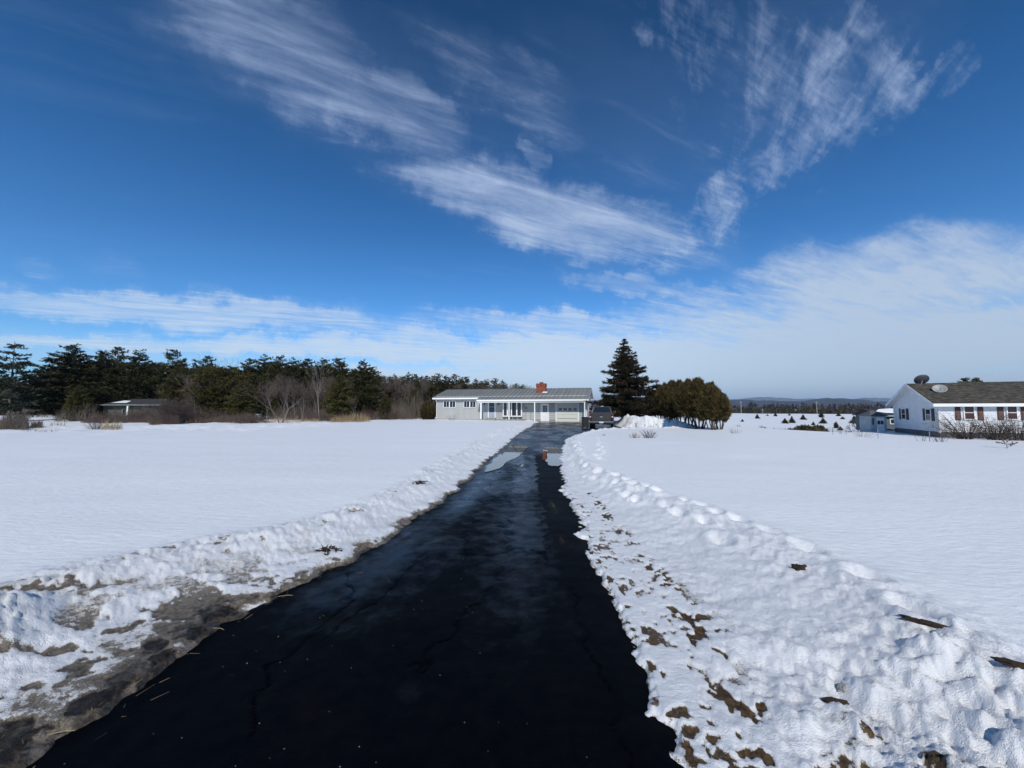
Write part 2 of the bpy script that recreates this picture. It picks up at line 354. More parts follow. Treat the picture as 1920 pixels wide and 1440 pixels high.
def base_z(x, y):
    x = np.asarray(x, float); y = np.asarray(y, float)
    z = -1.10*ramp_s((x-13)/25)*ramp_s((y-6)/20)
    wx = ramp_s((x-13)/7)
    wedge = ramp_s((x/np.maximum(y, 1) - .86)/.1)
    drop = np.maximum(ramp_s((y-39.5)/26)*(1-wedge), ramp_s((y-56)/30))
    z = z - 2.2*drop*wx
    z = z + .9*wx*ramp_s((y-110)/200)
    r = np.hypot(x, y)
    z = z - 9*ramp_s((r-330)/350)
    z = z + (fbm(x/40, y/40, 3, 3)-.5)*1.0*ramp_s((r-60)/60)
    lw = ramp_s((-x-10)/12)*ramp_s((y-16)/12)
    z = z + lw*(fbm(x/3.5, y/3.5, 3, 1)-.5)*.3 - lw*.15
    return z
def seg_d(x, y, pts):
    best = np.full(np.shape(x), 1e9); tt = np.zeros(np.shape(x)); n = len(pts)-1
    for i in range(n):
        a = np.array(pts[i][:2], float); b = np.array(pts[i+1][:2], float); e = b-a
        t = np.clip(((x-a[0])*e[0]+(y-a[1])*e[1])/(e@e), 0, 1); d = np.hypot(x-a[0]-t*e[0], y-a[1]-t*e[1])
        k = d < best; best = np.where(k, d, best); tt = np.where(k, i+t, tt)
    return best, tt
BANK = [(11.2, 37.2, .7), (10.6, 34.8, .8), (10.8, 33.0, .82), (11.5, 31.8, .68), (12.5, 30.7, .5), (13.5, 29.8, .25), (14.5, 29.1, .05)]
def prints():
    L = []
    rr = random.Random(3)
    for track in ([(1.9, 9.6), (2.25, 7.2), (2.85, 4.9), (2.95, 3.4), (2.75, 2.3)], [(1.75, 8.6), (2.0, 6.6), (2.35, 5.0), (2.45, 3.9)], [(4.2, 19), (3.4, 15), (2.9, 12.5), (2.3, 10.5)], [(3.0, 19.5), (2.7, 16), (2.3, 13), (2.0, 11)]):
        for (a, b) in zip(track, track[1:]):
            n = max(2, int(math.dist(a, b)/.38))
            for i in range(n):
                t = i/n; L.append((a[0]+(b[0]-a[0])*t+rr.uniform(-.12, .12), a[1]+(b[1]-a[1])*t+rr.uniform(-.1, .1), rr.uniform(.06, .10), rr.uniform(.05, .08)))
    return L
PRINTS = prints()
LUMPS = [(-3.55, 2.62, .30, .16), (-3.95, 2.45, .3, .14), (-3.2, 2.45, .14, .07), (1.95, 2.15, .10, .05), (2.45, 2.32, .12, .06), (2.3, 1.75, .14, .05), (2.7, 1.9, .2, .05), 
         (2.62, 1.5, .22, .07), (1.8, 1.55, .2, .06), (2.0, 1.25, .3, .06)]
def snow(x, y):
    """snow surface height and dirt, rough attributes"""
    x = np.asarray(x, float); y = np.asarray(y, float)
    near = ramp_s((60-np.hypot(x, y))/20)
    d0 = drive_sd(x, y)
    left = x < np.interp(y, [0, 10, 20, 37, 46], [-.7, .2, 1.5, 4.5, 6])
    jag = (fbm(x*1.8, y*1.8, 3, 2)-.5)*.30 + (fbm(x*9, y*9, 3, 4)-.5)*np.where(left, .13, .20)
    d = d0 + jag*ramp_s((y+2)/3)*np.where(y > 26, 1.5, 1)
    b = base_z(x, y)
    wL = np.interp(y, [0, 3, 3.9, 4.9, 5.9, 9.3, 16.7, 30, 39], [2.0, 1.95, 1.75, 1.15, .95, 1.0, 1.35, 1.5, 1.3])
    wR = np.interp(y, [0, 2, 3.3, 4.7, 7, 9.3, 12, 18, 24, 30], [2.0, 2.05, 2.15, 2.05, 1.35, .75, .6, .6, .7, .7])
    w_ = np.where(left, wL, wR)
    t = np.clip(d/w_, -1, 3)
    field = .17 + (fbm(x/2.3, y/1.4, 3, 5)-.5)*.035 + (fbm(x/9, y/9, 2, 6)-.5)*.10
    lump = np.where(left | (y > 3.2), fbm(x*4.2, y*3.6, 4, 1), fbm(x*2.6+5, y*3.0, 3, 1)*.85+.15*fbm(x*9, y*9, 3, 2)); lumpf = fbm(x*15, y*13, 4, 6); grit = fbm(x*38, y*30, 3, 3); rid = 1-np.abs(2*fbm(x*2.2, y*2.2, 3, 3)-1)
    # left: thin edge, rising to a rough crest, then the smooth field
    crest = np.exp(-((t-.82)/.30)**2)
    hl = ramp_s(d/.10)*.045 + ramp_s(t)*(field-.045) + crest*np.interp(y, [0, 4, 6, 20, 36], [.075, .05, .025, .04, .08])
    hr = ramp_s(d/.06)*.03 + ramp_s((t-.15)/.9)*(field-.03) + np.exp(-((t-.95)/.22)**2)*np.interp(y, [0, 2, 5, 9, 14, 20, 28], [.07, .05, .03, .045, .03, .02, .10])
    h = np.where(left, hl, hr)
    zone = ramp_s(d/.08)*ramp_s((1.25-t)/.35)
    amp = np.where(left, np.interp(y, [0, 5, 8, 40], [.070, .030, .030, .14]), np.interp(y, [0, 2.1, 2.9, 6, 10, 28], [.13, .12, .022, .014, .030, .14]))
    h = h + np.exp(-((t-.9)/.16)**2)*((lump-.5)*np.where(left, .055, np.interp(y, [0, 6, 8, 14, 20], [.03, .03, .075, .06, .04]))+(lumpf-.5)*.035)*zone*near
    h = h + zone*((lump-.5)*amp*1.25 + (lumpf-.5)*amp*.85 + (grit-.5)*np.where(left, .022, np.interp(y, [0, 2.3, 3], [.016, .014, .008]))*near + (rid-.6)*amp*.35)*np.clip(t*2.2, .15, 1)
    h = np.where(d > 0, np.maximum(h, np.minimum(.016, d*.5-.002+(lumpf-.5)*.012)), h)
    for (cx, cy, s_, a) in LUMPS:
        k = np.exp(-(((x-cx)**2+(y-cy)**2)/s_**2)**1.4); h = h + k*a*(.75+.6*(lumpf))*ramp_s(d/.1)
    for (cx, cy, s_, a) in PRINTS:
        k = np.abs(x-cx) < .4
        q = ((x-cx)**2 + ((y-cy)*.65)**2)/s_**2
        h = h + np.where(k, (-a*np.exp(-q) + .45*a*np.exp(-(np.sqrt(q)-1.5)**2*3))*ramp_s(d/.1), 0)
    bd, bt = seg_d(x, y, BANK); bh = np.interp(bt, range(len(BANK)), [p[2] for p in BANK])
    prof = np.exp(-(bd/(.45+.5*bh))**2.4)
    bl = fbm(x*1.3, y*1.1, 3, 2); h = h + prof*bh*(.45+.95*bl) + prof*(fbm(x*3.1, y*2.2, 2, 5)-.5)*.30*np.minimum(bh, .6)
    lot = ramp_s((y-26)/3)*ramp_s((x-4)/2)*ramp_s((22-x)/6)*ramp_s((34-y)/3)
    h = h + lot*np.exp(-((d-.8)/.7)**2)*.04
    inside = d < 0
    hin = -.002 + (lumpf-.5)*.012 - .16*np.clip(-d/.25, 0, 1)
    # rough snow behind the smooth left lawn
    lr = ramp_s((-x-12)/8)*ramp_s((y-24)/8)
    h = h + lr*(fbm(x/.9, y/.9, 3, 2)-.5)*.25
    h = np.where(inside & (bh*prof < .12), hin, h)*near + (1-near)*.17
    # dirt
    n1 = fbm(x*4.2, y*5.6, 5, 5, .62); n2 = fbm(x*8, y*9, 3, 7); n3 = fbm(x*1.1, y*1.3, 3, 2); n4 = fbm(x*22, y*22, 2, 3)
    nearl = np.interp(y, [0, 3.5, 5, 6.5, 12, 40], [.85, .70, .40, .26, .22, .15])
    edge = np.exp(-np.clip(d+(n1-.5)*.9*ramp_s((4.2-y)/1.5), 0, 9)/np.interp(y, [0, 2.6, 3.6, 5, 20], [.62, .40, .12, .07, .09]))
    dl = edge*.9 + ramp_s((n1*.65+n2*.35+n3*.35-.655)/.10)*nearl*zone*(.76-.26*ramp_s((t-.3)/.5)) + ramp_s((n2-.58)/.1)*.35*zone*ramp_s((t-.5)/.3)
    rut = np.exp(-((x-np.interp(y, [1, 2.8, 5.1, 8, 11], [1.05, 1.33, 1.36, 1.5, 1.75]))/np.interp(y, [1, 3, 6], [.16, .11, .07]))**2)
    speck = ramp_s((n2*.45+n4*.35+fbm(x*4, y*5, 2, 1)*.2-.53)/.06)
    dr = .5*np.exp(-np.clip(d, 0, 9)/.05) + rut*ramp_s((n1*.2+n2*.4+n4*.4-.45)/.12)*ramp_s((n3-.38)/.12)*np.interp(y, [1, 4, 7, 12], [1.0, .9, .6, .15]) + speck*zone*np.interp(t, [0, .3, .6, 1], [.75, .5, .1, .05])*np.interp(y, [0, 5, 12], [1, .8, .3])
    br = ramp_s((2.35-y)/.7)*ramp_s((x-1.25)/.4)*ramp_s((3.4-x)/.8)
    dr = dr + br*ramp_s((n1*.6+n3*.4-.50)/.1)*.75
    dirt = np.where(left, dl, dr)*near*(d0 < 3.2)
    for (cx, cy) in ((-3.55, 2.62), (-3.9, 2.45), (2.45, 2.32)):
        dirt = dirt*(1-.9*np.exp(-((x-cx)**2+(y-cy)**2)/.06))
    dirt = np.where(prof*bh > .1, (prof*bh < .45)*ramp_s((n2-.5)/.1)*.5, dirt)
    h = h - np.clip(dirt, 0, 1)*.022*near*(d > .05)
    return b + h, np.clip(dirt, 0, 1.2), zone, np.where(left, 0, 1.0)
def gz(x, y): return float(snow(np.array([x]), np.array([y]))[0][0])

def build_ground():
    daz = np.arange(-60, 60.001, .15)
    az = np.concatenate([daz, np.arange(64, 300, 6)]); az = np.radians(az)
    r = np.concatenate([np.geomspace(.6, 62, 600), np.geomspace(66, 11500, 90)])
    A, R = np.meshgrid(az, r); x = (np.sin(A)*R).ravel(); y = (np.cos(A)*R).ravel()
    z, dirt, rough, soil = snow(x, y)
    n, k = len(az), len(r)
    i = np.arange(k-1)[:, None]*n; j = np.arange(n)[None]; j2 = (j+1) % n
    F4 = np.stack([i+j, i+n+j, i+n+j2, i+j2], -1).reshape(-1, 4)
    Vx = np.stack([x, y, z], -1)
    me = mesh_np('snow_ground', Vx, F4[:, ::-1], M['snow'], True, {'dirt': dirt, 'rough': rough, 'soil': soil})
    o = link('snow_field', me); tag(o, 'flat field of old white snow with dirty ploughed edges', kind='structure')
    c = MB(); c.add([(math.sin(a)*.62, math.cos(a)*.62, -.12) for a in az[::8]], [tuple(range(len(az[::8])))]); 
    o = c.build('ground', M['concrete_dark']); tag(o, kind='structure')
build_ground()

CRACKS = [[(-.05, 4.1), (-.1, 5.2), (.02, 6.2), (-.1, 7.0), (0, 7.8), (-.02, 9.2), (.12, 10.5), (.22, 12.2), (.3, 15)],
          [(-.9, 6.9), (-.4, 6.75), (0, 6.85), (.35, 6.7), (.5, 6.75)], [(.35, 4.1), (.42, 5.0), (.37, 6.6), (.5, 8), (.42, 9.5)],
          [(-.55, 4.35), (-.1, 4.4), (.1, 4.45), (.36, 4.4)], [(-.05, 4.1), (-.25, 3.4), (-.42, 2.9), (-.6, 2.5)],
          [(-.5, 4.2), (-.62, 5.2), (-.5, 6.0), (-.55, 6.9), (-.42, 8.4), (-.3, 9.8)], [(-.4, 9.8), (.1, 9.7), (.5, 10.0)], [(-.95, 4.4), (-1.1, 3.5), (-1.3, 2.8)],
          [(-.3, 12.2), (.2, 12.0), (.9, 12.4)], [(.55, 3.6), (.5, 2.9), (.55, 2.2), (.5, 1.6)], [(-.2, 7.7), (-.45, 8.1), (-.8, 8.0)], [(0, 5.3), (-.3, 5.5), (-.5, 5.6)],
          [(-1.6, 3.9), (-1.35, 3.2), (-1.5, 2.5), (-1.3, 2.0)], [(.3, 15), (.5, 18), (1.3, 22), (1.8, 27)], [(.1, 17), (1.2, 17.4), (2, 17.2)], [(.7, 24), (2.2, 23.5), (3.2, 24)]]
def build_drive():
    yr = np.concatenate([np.linspace(-13, .7, 30), np.geomspace(.75, 49, 760)])
    Ly = [-14, 1.5, 2.9, 3.45, 4.7, 7.3, 10.6, 14, 19.5, 28, 37, 41, 44, 52]; Lx = [-2.35, -2.2, -2.2, -1.92, -1.57, -1.12, -.88, -.5, 0, .9, 2.06, 2.3, 3.1, 3.1]
    Ry = [-14, 1.7, 2.7, 4, 6.3, 7.4, 8.9, 11, 15.5, 20.5, 24, 25.5, 26.2, 36, 52]; Rx = [.8, .76, .79, .84, .98, 1.02, 1.2, 1.36, 2.0, 2.9, 4.1, 5.8, 12.6, 12.6, 10]
    u = np.linspace(0, 1, 260)
    xl = np.interp(yr, Ly, Lx)-.75; xr = np.interp(yr, Ry, Rx)+.6
    X = xl[:, None]+(xr-xl)[:, None]*u[None]; Y = np.repeat(yr[:, None], len(u), 1); x = X.ravel(); y = Y.ravel()
    z = (fbm(x*1.1, y*1.1, 3, 4)-.5)*.03 + (fbm(x*5, y*5, 3, 2)-.5)*.010
    d = drive_sd(x, y); z = z - .012*ramp_s((d+.25)/.3)
    crack = np.zeros_like(x); jx = (fbm(x*6, y*6, 3, 1)-.5)*.16; jy = (fbm(x*6, y*6, 3, 6)-.5)*.2
    for c in CRACKS:
        cd, _ = seg_d(x+jx, y+jy, c); wd = np.interp(y, [2, 8, 20], [.007, .016, .04])
        crack = np.maximum(crack, np.exp(-(cd/wd)**2)*np.clip(.2+1.4*fbm(x*2.5, y*2.5, 2, 7), 0, 1)); z = z - .007*np.exp(-(cd/(wd*1.2))**2) - .003*np.exp(-(cd/.09)**2)
    # older patch lies a little proud in the middle lane
    pz = ramp_s((x+.02+jx)/.03)*ramp_s((.4-x+jy)/.03)*ramp_s((y-4.4)/.04)*ramp_s((16-y)/1); z = z + pz*.006
    wet = .20*np.ones_like(x) + .22*np.exp(-((x-.05)/.5)**2)*ramp_s((y-1.6)/2)*ramp_s((8-y)/3) + ramp_s((y-2.2)/8)*.26 + ramp_s((fbm(x*1.3, y*.5, 3, 3)-.5)/.12)*.15
    strip, _ = seg_d(x, y, [(-1.55, 3.4), (-1.25, 4.6), (-.85, 6.6), (-.62, 9), (-.55, 11), (-.35, 13.5)]); wet = wet + .26*np.exp(-(strip/.24)**2)*(.4+1.2*fbm(x*2, y*.9, 3, 6))
    wet = wet + .07*pz + .22*ramp_s((y-14)/4)*(fbm(x, y*.7, 2, 5)) - .35*ramp_s((x+jx*.9+jy*.5-np.interp(y, [2, 8, 14], [.45, .5, .8]))/.05)*ramp_s((14-y)/2)
    grav = .55*np.exp(-(((x-.68)/.13)**2+((y-6.45)/.75)**2)) + .5*np.exp(-(((x-.6)/.1)**2+((y-4.8)/.2)**2)) + .45*ramp_s((d+.35)/.3)*ramp_s((y-26)/4)
    n, k = len(u), len(yr); i = np.arange(k-1)[:, None]*n; j = np.arange(n-1)[None]
    Fq = np.stack([i+j, i+j+1, i+n+j+1, i+n+j], -1).reshape(-1, 4)
    me = mesh_np('driveway', np.stack([x, y, z], -1), Fq, M['asphalt'], True, {'wet': wet, 'crack': crack, 'gravel': grav})
    tag(link('driveway', me), 'black cracked wet asphalt driveway running to the grey house', kind='structure')
build_drive()
def puddle(pts, z, label):
    n = 220; P_ = []
    m_ = len(pts)
    for i in range(n):      # closed Catmull-Rom outline
        t = i/n*m_; a = int(t); f = t-a; p = [Vector(pts[(a+q) % m_]) for q in (-1, 0, 1, 2)]
        v = .5*((2*p[1]) + (p[2]-p[0])*f + (2*p[0]-5*p[1]+4*p[2]-p[3])*f*f + (3*p[1]-p[0]-3*p[2]+p[3])*f**3)
        w_ = (float(fbm(v.x*7, v.y*3.5, 4, 2, .65))-.5)*.34; P_.append((v.x+w_, v.y+w_*2.2, z))
    o = MB().add(P_, [tuple(range(n))]).build('puddle', M['water']); tag(o, label, 'puddle', kind='structure')
puddle([(-.72, 10.0), (-.36, 10.3), (-.12, 11.8), (.25, 13.0), (.50, 15.0), (.58, 16.6), (.3, 17.0), (-.08, 16.4), (-.30, 14.6), (-.55, 12.4)], .016, 'long puddle along the left edge of the driveway mirroring the house windows')
puddle([(1.12, 10.8), (1.5, 11.3), (1.8, 13.2), (2.0, 14.8), (1.8, 16.2), (1.35, 15.8), (1.2, 14.2), (1.0, 12.5)], .014, 'smaller puddle at the right edge of the driveway mirroring the brick chimney')
puddle([(.12, 10.75), (.30, 10.72), (.34, 10.98), (.16, 11.02)], .012, 'tiny puddle in the middle of the cracked asphalt')

# ------------------------------------------------------------------ grey ranch house
HX, HY, HA = 6.6, 46.0, rad(15)
house = empty('ranch_house', (HX, HY, 0), -HA, label='long single-storey grey house with metal roof, porch and brick chimney', cat='house')
def hs(px, D=0.0):
    r = (px-960)/F; return (r*(HY+math.cos(HA)*D)-HX-math.sin(HA)*D)/(math.cos(HA)+math.sin(HA)*r)
def hzv(py, s, D=0.0): return at(960, py, HY-math.sin(HA)*s+math.cos(HA)*D).z
SL, SR, DEP = hs(820), hs(1100), 8.0
RZ, SLP = 4.22, .28
def rz(D): return RZ-SLP*abs(4-D)
MB().box(SL, SR, 0, DEP, -.3, 2.62).prism([(0, 2.62), (8, 2.62), (8, rz(8)-.08), (4, RZ-.10), (0, rz(0)-.08)], 'x', SL, SR).build('wall', M['siding_grey'], house)
MB().box(SL-.03, SR+.03, -.05, DEP+.03, -.4, .3).build('foundation', M['concrete'], house)
EX = .24
bm_ = MB().prism([(0, 0), (-.012, 0), (-.042, .004), (-.042, .03), (-.006, EX-.004), (0, EX-.004)], 'x', SL, SR).mesh('siding_board', M['siding_grey'])
for k in range(12):
    o = link('siding_board', bm_, house); o.location = (0, 0, .3+k*EX)
bs_ = MB().prism([(0, 0), (.012, 0), (.030, .004), (.030, .03), (.006, EX-.004), (0, EX-.004)], 'y', 0, DEP).mesh('siding_board', M['siding_grey'])
for k in range(11):
    o = link('siding_board', bs_, house); o.location = (SR, 0, .3+k*EX)
# corner boards
MB().box(SL-.02, SL+.10, -.05, .0, .3, 2.9).build('corner_board', M['siding_grey'], house)
MB().box(SR-.06, SR+.045, -.05, .08, .3, 2.8).build('corner_board', M['trim'], house)
SP = hs(896, -1.2)         # porch roof begins here
LX, RX = SL-.45, SR+.35
def roof_panel(D0, w_, nm='roof_panel'):
    a, b = rz(D0), RZ; t = .025
    return MB().hexa([(0, D0, a-t), (w_, D0, a-t), (w_, 4, b-t), (0, 4, b-t), (0, D0, a), (w_, D0, a), (w_, 4, b), (0, 4, b)])\
        .hexa([(-.03, D0, a+.001), (.03, D0, a+.001), (.03, 4, b+.001), (-.03, 4, b+.001), (-.022, D0, a+.08), (.022, D0, a+.08), (.022, 4, b+.08), (-.022, 4, b+.08)]).mesh(nm, M['roof_metal'])
nA = 15; wA = (SP-LX)/nA; pA = roof_panel(-.5, wA)
for k in range(nA): link('roof_panel', pA, house).location = (LX+k*wA, 0, 0)
nB = round((RX-SP)/.53); wB = (RX-SP)/nB; pB = roof_panel(-1.6, wB)
for k in range(nB): link('roof_panel', pB, house).location = (SP+k*wB, 0, 0)
MB().hexa([(LX, 4.0, RZ-.03), (RX, 4.0, RZ-.03), (RX, 8.5, rz(8.5)-.03), (LX, 8.5, rz(8.5)-.03), (LX, 4.0, RZ), (RX, 4.0, RZ), (RX, 8.5, rz(8.5)), (LX, 8.5, rz(8.5))]).build('roof_back', M['roof_metal'], house)
MB().prism([(3.8, RZ-.03), (4, RZ+.035), (4.2, RZ-.03), (4, RZ-.02)], 'x', LX, RX).build('ridge_cap', M['roof_metal'], house)
MB().box(LX, SP, -.54, -.503, rz(-.5)-.17, rz(-.5)+.02).build('fascia', M['trim'], house)
MB().box(SP-.03, RX, -1.64, -1.603, rz(-1.6)-.18, rz(-1.6)+.02).build('fascia', M['trim'], house)
MB().prism([(-.502, rz(-.5)-.15), (0, rz(-.5)-.15), (0, rz(0)-.03), (-.502, rz(-.5)-.03)], 'x', LX, SP).build('soffit', M['trim'], house)
for xx in (LX, RX-.05):
    e0 = -.5 if xx == LX else -1.6
    MB().hexa([(xx, e0, rz(e0)-.17), (xx+.05, e0, rz(e0)-.17), (xx+.05, 4, RZ-.2), (xx, 4, RZ-.2), (xx, e0, rz(e0)-.03), (xx+.05, e0, rz(e0)-.03), (xx+.05, 4, RZ-.03), (xx, 4, RZ-.03)]).build('rake_board', M['trim'], house)
MB().hexa([(SP-.03, -1.6, rz(-1.6)-.17), (SP+.02, -1.6, rz(-1.6)-.17), (SP+.02, -.545, rz(-.5)-.17), (SP-.03, -.545, rz(-.5)-.17), (SP-.03, -1.6, rz(-1.6)-.03), (SP+.02, -1.6, rz(-1.6)-.03), (SP+.02, -.545, rz(-.5)-.03), (SP-.03, -.545, rz(-.5)-.03)]).build('rake_board', M['trim'], house)
PZ = rz(-1.6)-.18
MB().box(SP+.05, SR+.0, -1.5, -1.36, PZ-.16, PZ-.002).build('porch_beam', M['trim'], house)
MB().box(SP+.05, RX-.06, -1.60, -.0, PZ+.0, PZ+.02).build('porch_ceiling', M['trim'], house)
for px in (902.5, 954.6, 1002.5, 1096):
    s = hs(px, -1.43); MB().box(s-.06, s+.06, -1.49, -1.37, .02, PZ-.161).build('porch_post', M['trim'], house)
MB().box(SP+.3, hs(985), -1.6, -.06, -.1, .28).build('porch_slab', M['concrete'], house)
# gutter pipes
MB().tube((SL+.0, -.42, rz(-.5)-.2), (SL-.02, -.10, 2.35), .045).tube((SL-.02, -.10, 2.35), (SL-.02, -.10, .3), .045).build('downspout', M['trim'], house)
MB().tube((SP+.1, -1.52, PZ-.0), (hs(902.5, -1.43)-.1, -1.44, PZ-.25), .045).tube((hs(902.5, -1.43)-.1, -1.44, PZ-.25), (hs(902.5, -1.43)-.1, -1.44, .3), .04).build('downspout', M['trim'], house)
def window(parent, s0, s1, z0, z1, y, cols, gm=None, fr=.06, deep=.07, rail=False, rows=1, name='window', fm=None, muntin=.035):
    """frame standing proud of the wall, panes set back; local y is the wall plane, outside is -y"""
    fm = fm or M['trim']
    f = MB(); f.box(s0, s1, y-deep, y+.02, z1-fr, z1); f.box(s0, s1, y-deep-.015, y+.02, z0, z0+fr)
    f.box(s0, s0+fr, y-deep, y+.02, z0+fr, z1-fr); f.box(s1-fr, s1, y-deep, y+.02, z0+fr, z1-fr)
    wn = f.build(name, fm, parent)
    iw = (s1-s0-2*fr); ih = (z1-z0-2*fr)
    for i in range(cols):
        a = s0+fr+iw*i/cols; b = s0+fr+iw*(i+1)/cols
        for j in range(rows):
            c = z0+fr+ih*j/rows; e = z0+fr+ih*(j+1)/rows
            MB().box(a+muntin/2*(i > 0), b-muntin/2*(i < cols-1), y-deep+.03, y-deep+.04, c+muntin/2*(j > 0), e-muntin/2*(j < rows-1)).build('pane', gm or M['glass'], wn)
    m_ = MB()
    for i in range(1, cols): a = s0+fr+iw*i/cols; m_.box(a-muntin/2, a+muntin/2, y-deep+.012, y-deep+.05, z0+fr, z1-fr)
    for j in range(1, rows): c = z0+fr+ih*j/rows; m_.box(s0+fr, s1-fr, y-deep+.014, y-deep+.048, c-muntin/2, c+muntin/2)
    if m_.v: m_.build('muntin', fm, wn)
    return wn
Yh = lambda s: s
for (a, b) in ((832, 843.4), (843.4, 855), (870, 881.4), (881.4, 893)):
    s0, s1 = hs(a), hs(b); window(house, s0, s1, hzv(764.3, s0), hzv(751.6, s0), -.03, 2)
# glazed front door
s0, s1 = hs(915.5), hs(929.5)
f = MB(); z0 = .42; z1 = 2.5
f.box(s0, s0+.1, -.1, .02, z0, z1).box(s1-.1, s1, -.1, .02, z0, z1).box(s0, s1, -.11, .02, z1, z1+.09)
f.build('door_frame', M['trim'], house)
dr = MB().box(s0+.1, s1-.1, -.07, -.035, z0, z1).build('front_door', mat('blue_grey_door', (.34, .39, .46), .4, .05), house)
MB().box(s0+.17, s1-.17, -.085, -.072, z0+.72, z0+1.36).build('pane', M['glass'], dr)
MB().box(s0+.17, s1-.17, -.085, -.072, z0+1.42, z1-.07).build('pane', M['glass'], dr)
MB().tube((s1-.14, -.07, z0+.95), (s1-.14, -.13, z0+.95), .025).build('handle', M['black'], dr)
MB().box(s0-.1, s1+.1, -.75, -.06, .28, .41).build('door_step', M['concrete'], house)
# bay window
b0, b1 = hs(944.5), hs(980); bz0, bz1 = hzv(781, b0), 2.52
bay = MB().box(b0, b1, -.42, .02, bz0-.0, bz0+.12).box(b0, b1, -.42, .02, bz1-.1, bz1).box(b0, b0+.12, -.42, .02, bz0+.12, bz1-.1).box(b1-.12, b1, -.42, .02, bz0+.12, bz1-.1).build('bay_window', M['trim'], house)
cuts = [hs(p) for p in (945.6, 953, 960.5, 970.5, 979)]
for i in range(4):
    a, b = cuts[i]+.06, cuts[i+1]-.06; MB().box(a, b, -.36, -.34, bz0+.12, bz1-.1).build('pane', M['glass'], bay)
mm = MB()
for c in cuts[1:4]: mm.box(c-.07, c+.07, -.43, -.3, bz0+.12, bz1-.1)
mm.build('mullion', M['trim'], bay)
for p in (950, 962, 971):
    s = hs(p); MB().prism([(0, bz0-.001), (-.34, bz0-.001), (-.26, bz0-.08), (-.0, bz0-.42)], 'x', s-.04, s+.04).build('bracket', M['trim'], house)
# side door with nine lights
s0, s1 = hs(1013.8), hs(1029.5); z0 = .06; z1 = hzv(757.5, 3)
f = MB(); f.box(s0, s0+.08, -.09, .02, z0, z1).box(s1-.08, s1, -.09, .02, z0, z1).box(s0, s1, -.10, .02, z1, z1+.09).build('door_frame', M['trim'], house)
dr = MB().box(s0+.08, s1-.08, -.065, -.034, z0, z1).build('side_door', M['door_white'], house)
gx0, gx1, gz0, gz1 = s0+.24, s1-.24, z0+1.08, z0+1.90
for i in range(3):
    for j in range(3):
        a = gx0+(gx1-gx0)*i/3; c = gz0+(gz1-gz0)*j/3
        MB().box(a+.012, a+(gx1-gx0)/3-.012, -.078, -.067, c+.015, c+(gz1-gz0)/3-.015).build('pane', M['glass'], dr)
MB().tube((s1-.14, -.065, z0+.95), (s1-.14, -.13, z0+.95), .03).build('handle', M['black'], dr)
# garage door
s0, s1 = hs(1041.5), hs(1085.5); z0 = .02; z1 = hzv(757.5, 0)
MB().box(s0, s0+.13, -.09, .02, z0, z1).box(s1-.13, s1, -.09, .02, z0, z1).box(s0, s1, -.10, .02, z1, z1+.10).build('garage_frame', M['trim'], house)
gd = MB().box(s0+.13, s1-.13, -.045, -.034, z0, z1).build('garage_door', M['garage_door'], house)
ph = (z1-z0)/5
for k in range(5):
    o = MB().box(s0+.14, s1-.14, -.072, -.046, z0+k*ph+.012, z0+(k+1)*ph-.012).build('panel', M['garage_door'], gd, bevel=.008)
for px in (1050.4, 1059.6, 1068.8, 1078):
    s = hs(px); fw = .28
    MB().box(s-.20, s+.20, -.082, -.073, z0+3*ph+.07, z0+4*ph-.07).build('pane', M['glass'], gd)
MB().box(hs(1046), hs(1081), -.10, -.072, z0+ph*.9, z0+ph*.9+.03).build('handle', M['grey_metal'], gd)
# lamps, meter
for px in (908.8, 934.5):
    s = hs(px); l = MB().box(s-.06, s+.06, -.07, -.03, 2.05, 2.35).build('wall_lamp', M['black'], house)
    MB().lathe((s, -.14, 2.08), (0, 0, 1), [(.03, 0), (.07, .05), (.08, .24), (.0, .32)], 8).build('lantern', M['black'], l)
s = hs(985.8); bx_ = MB().box(s-.16, s+.16, -.18, -.035, 1.35, 1.85).build('electric_meter', M['grey_metal'], house, bevel=.01)
MB().lathe((s, -.18, 1.66), (0, -1, 0), [(.0, .06), (.10, .055), (.11, .0)], 14).build('dial', M['glass'], bx_)
MB().tube((s, -.08, 1.35), (s, -.08, .2), .025).build('conduit', M['grey_metal'], house)
MB().box(hs(933.6), hs(935.2), -.06, -.03, .9, 1.0).build('outlet', M['grey_metal'], house)
MB().tube((hs(996.8), -.5, 0), (hs(996.8), -.5, 1.15), .02).build('rail_post', M['black'], house)
# chimney of bricks
cs0, cs1 = hs(1005, 1.6), hs(1022.5, 1.6); cD0, cD1 = 1.75, 2.55; ctop = hzv(717.3, 6, 1.7)
ch = empty('chimney', (0, 0, 0)); ch.parent = house
ch_core = MB().box(cs0+.012, cs1-.012, cD0+.012, cD1-.012, 3.2, ctop).build('mortar', M['mortar'], ch)
bk = MB(); rw = .075; k = 0; z = rz(cD0)-.2
while z+rw <= ctop+.02:
    out_ = .05 if z > ctop-.3 else 0.0
    a0, a1, e0, e1 = cs0-out_, cs1+out_, cD0-out_, cD1+out_
    off = .1 if k % 2 else 0; x = a0
    w0 = .1 if k % 2 else .2
    while x < a1-.03:
        x1 = min(a1, x+w0)
        bk.box(x+.005, x1-.005, e0, e0+.09, z+.005, z+rw-.005); bk.box(x+.005, x1-.005, e1-.09, e1, z+.005, z+rw-.005); x = x1; w0 = .2
    y = e0+.095
    while y < e1-.1:
        y1 = min(e1-.095, y+.2); bk.box(a0, a0+.09, y+.005, y1-.005, z+.005, z+rw-.005); bk.box(a1-.09, a1, y+.005, y1-.005, z+.005, z+rw-.005); y = y1
    z += rw; k += 1
tag(bk.build('brick', M['brick'], ch), kind='stuff')
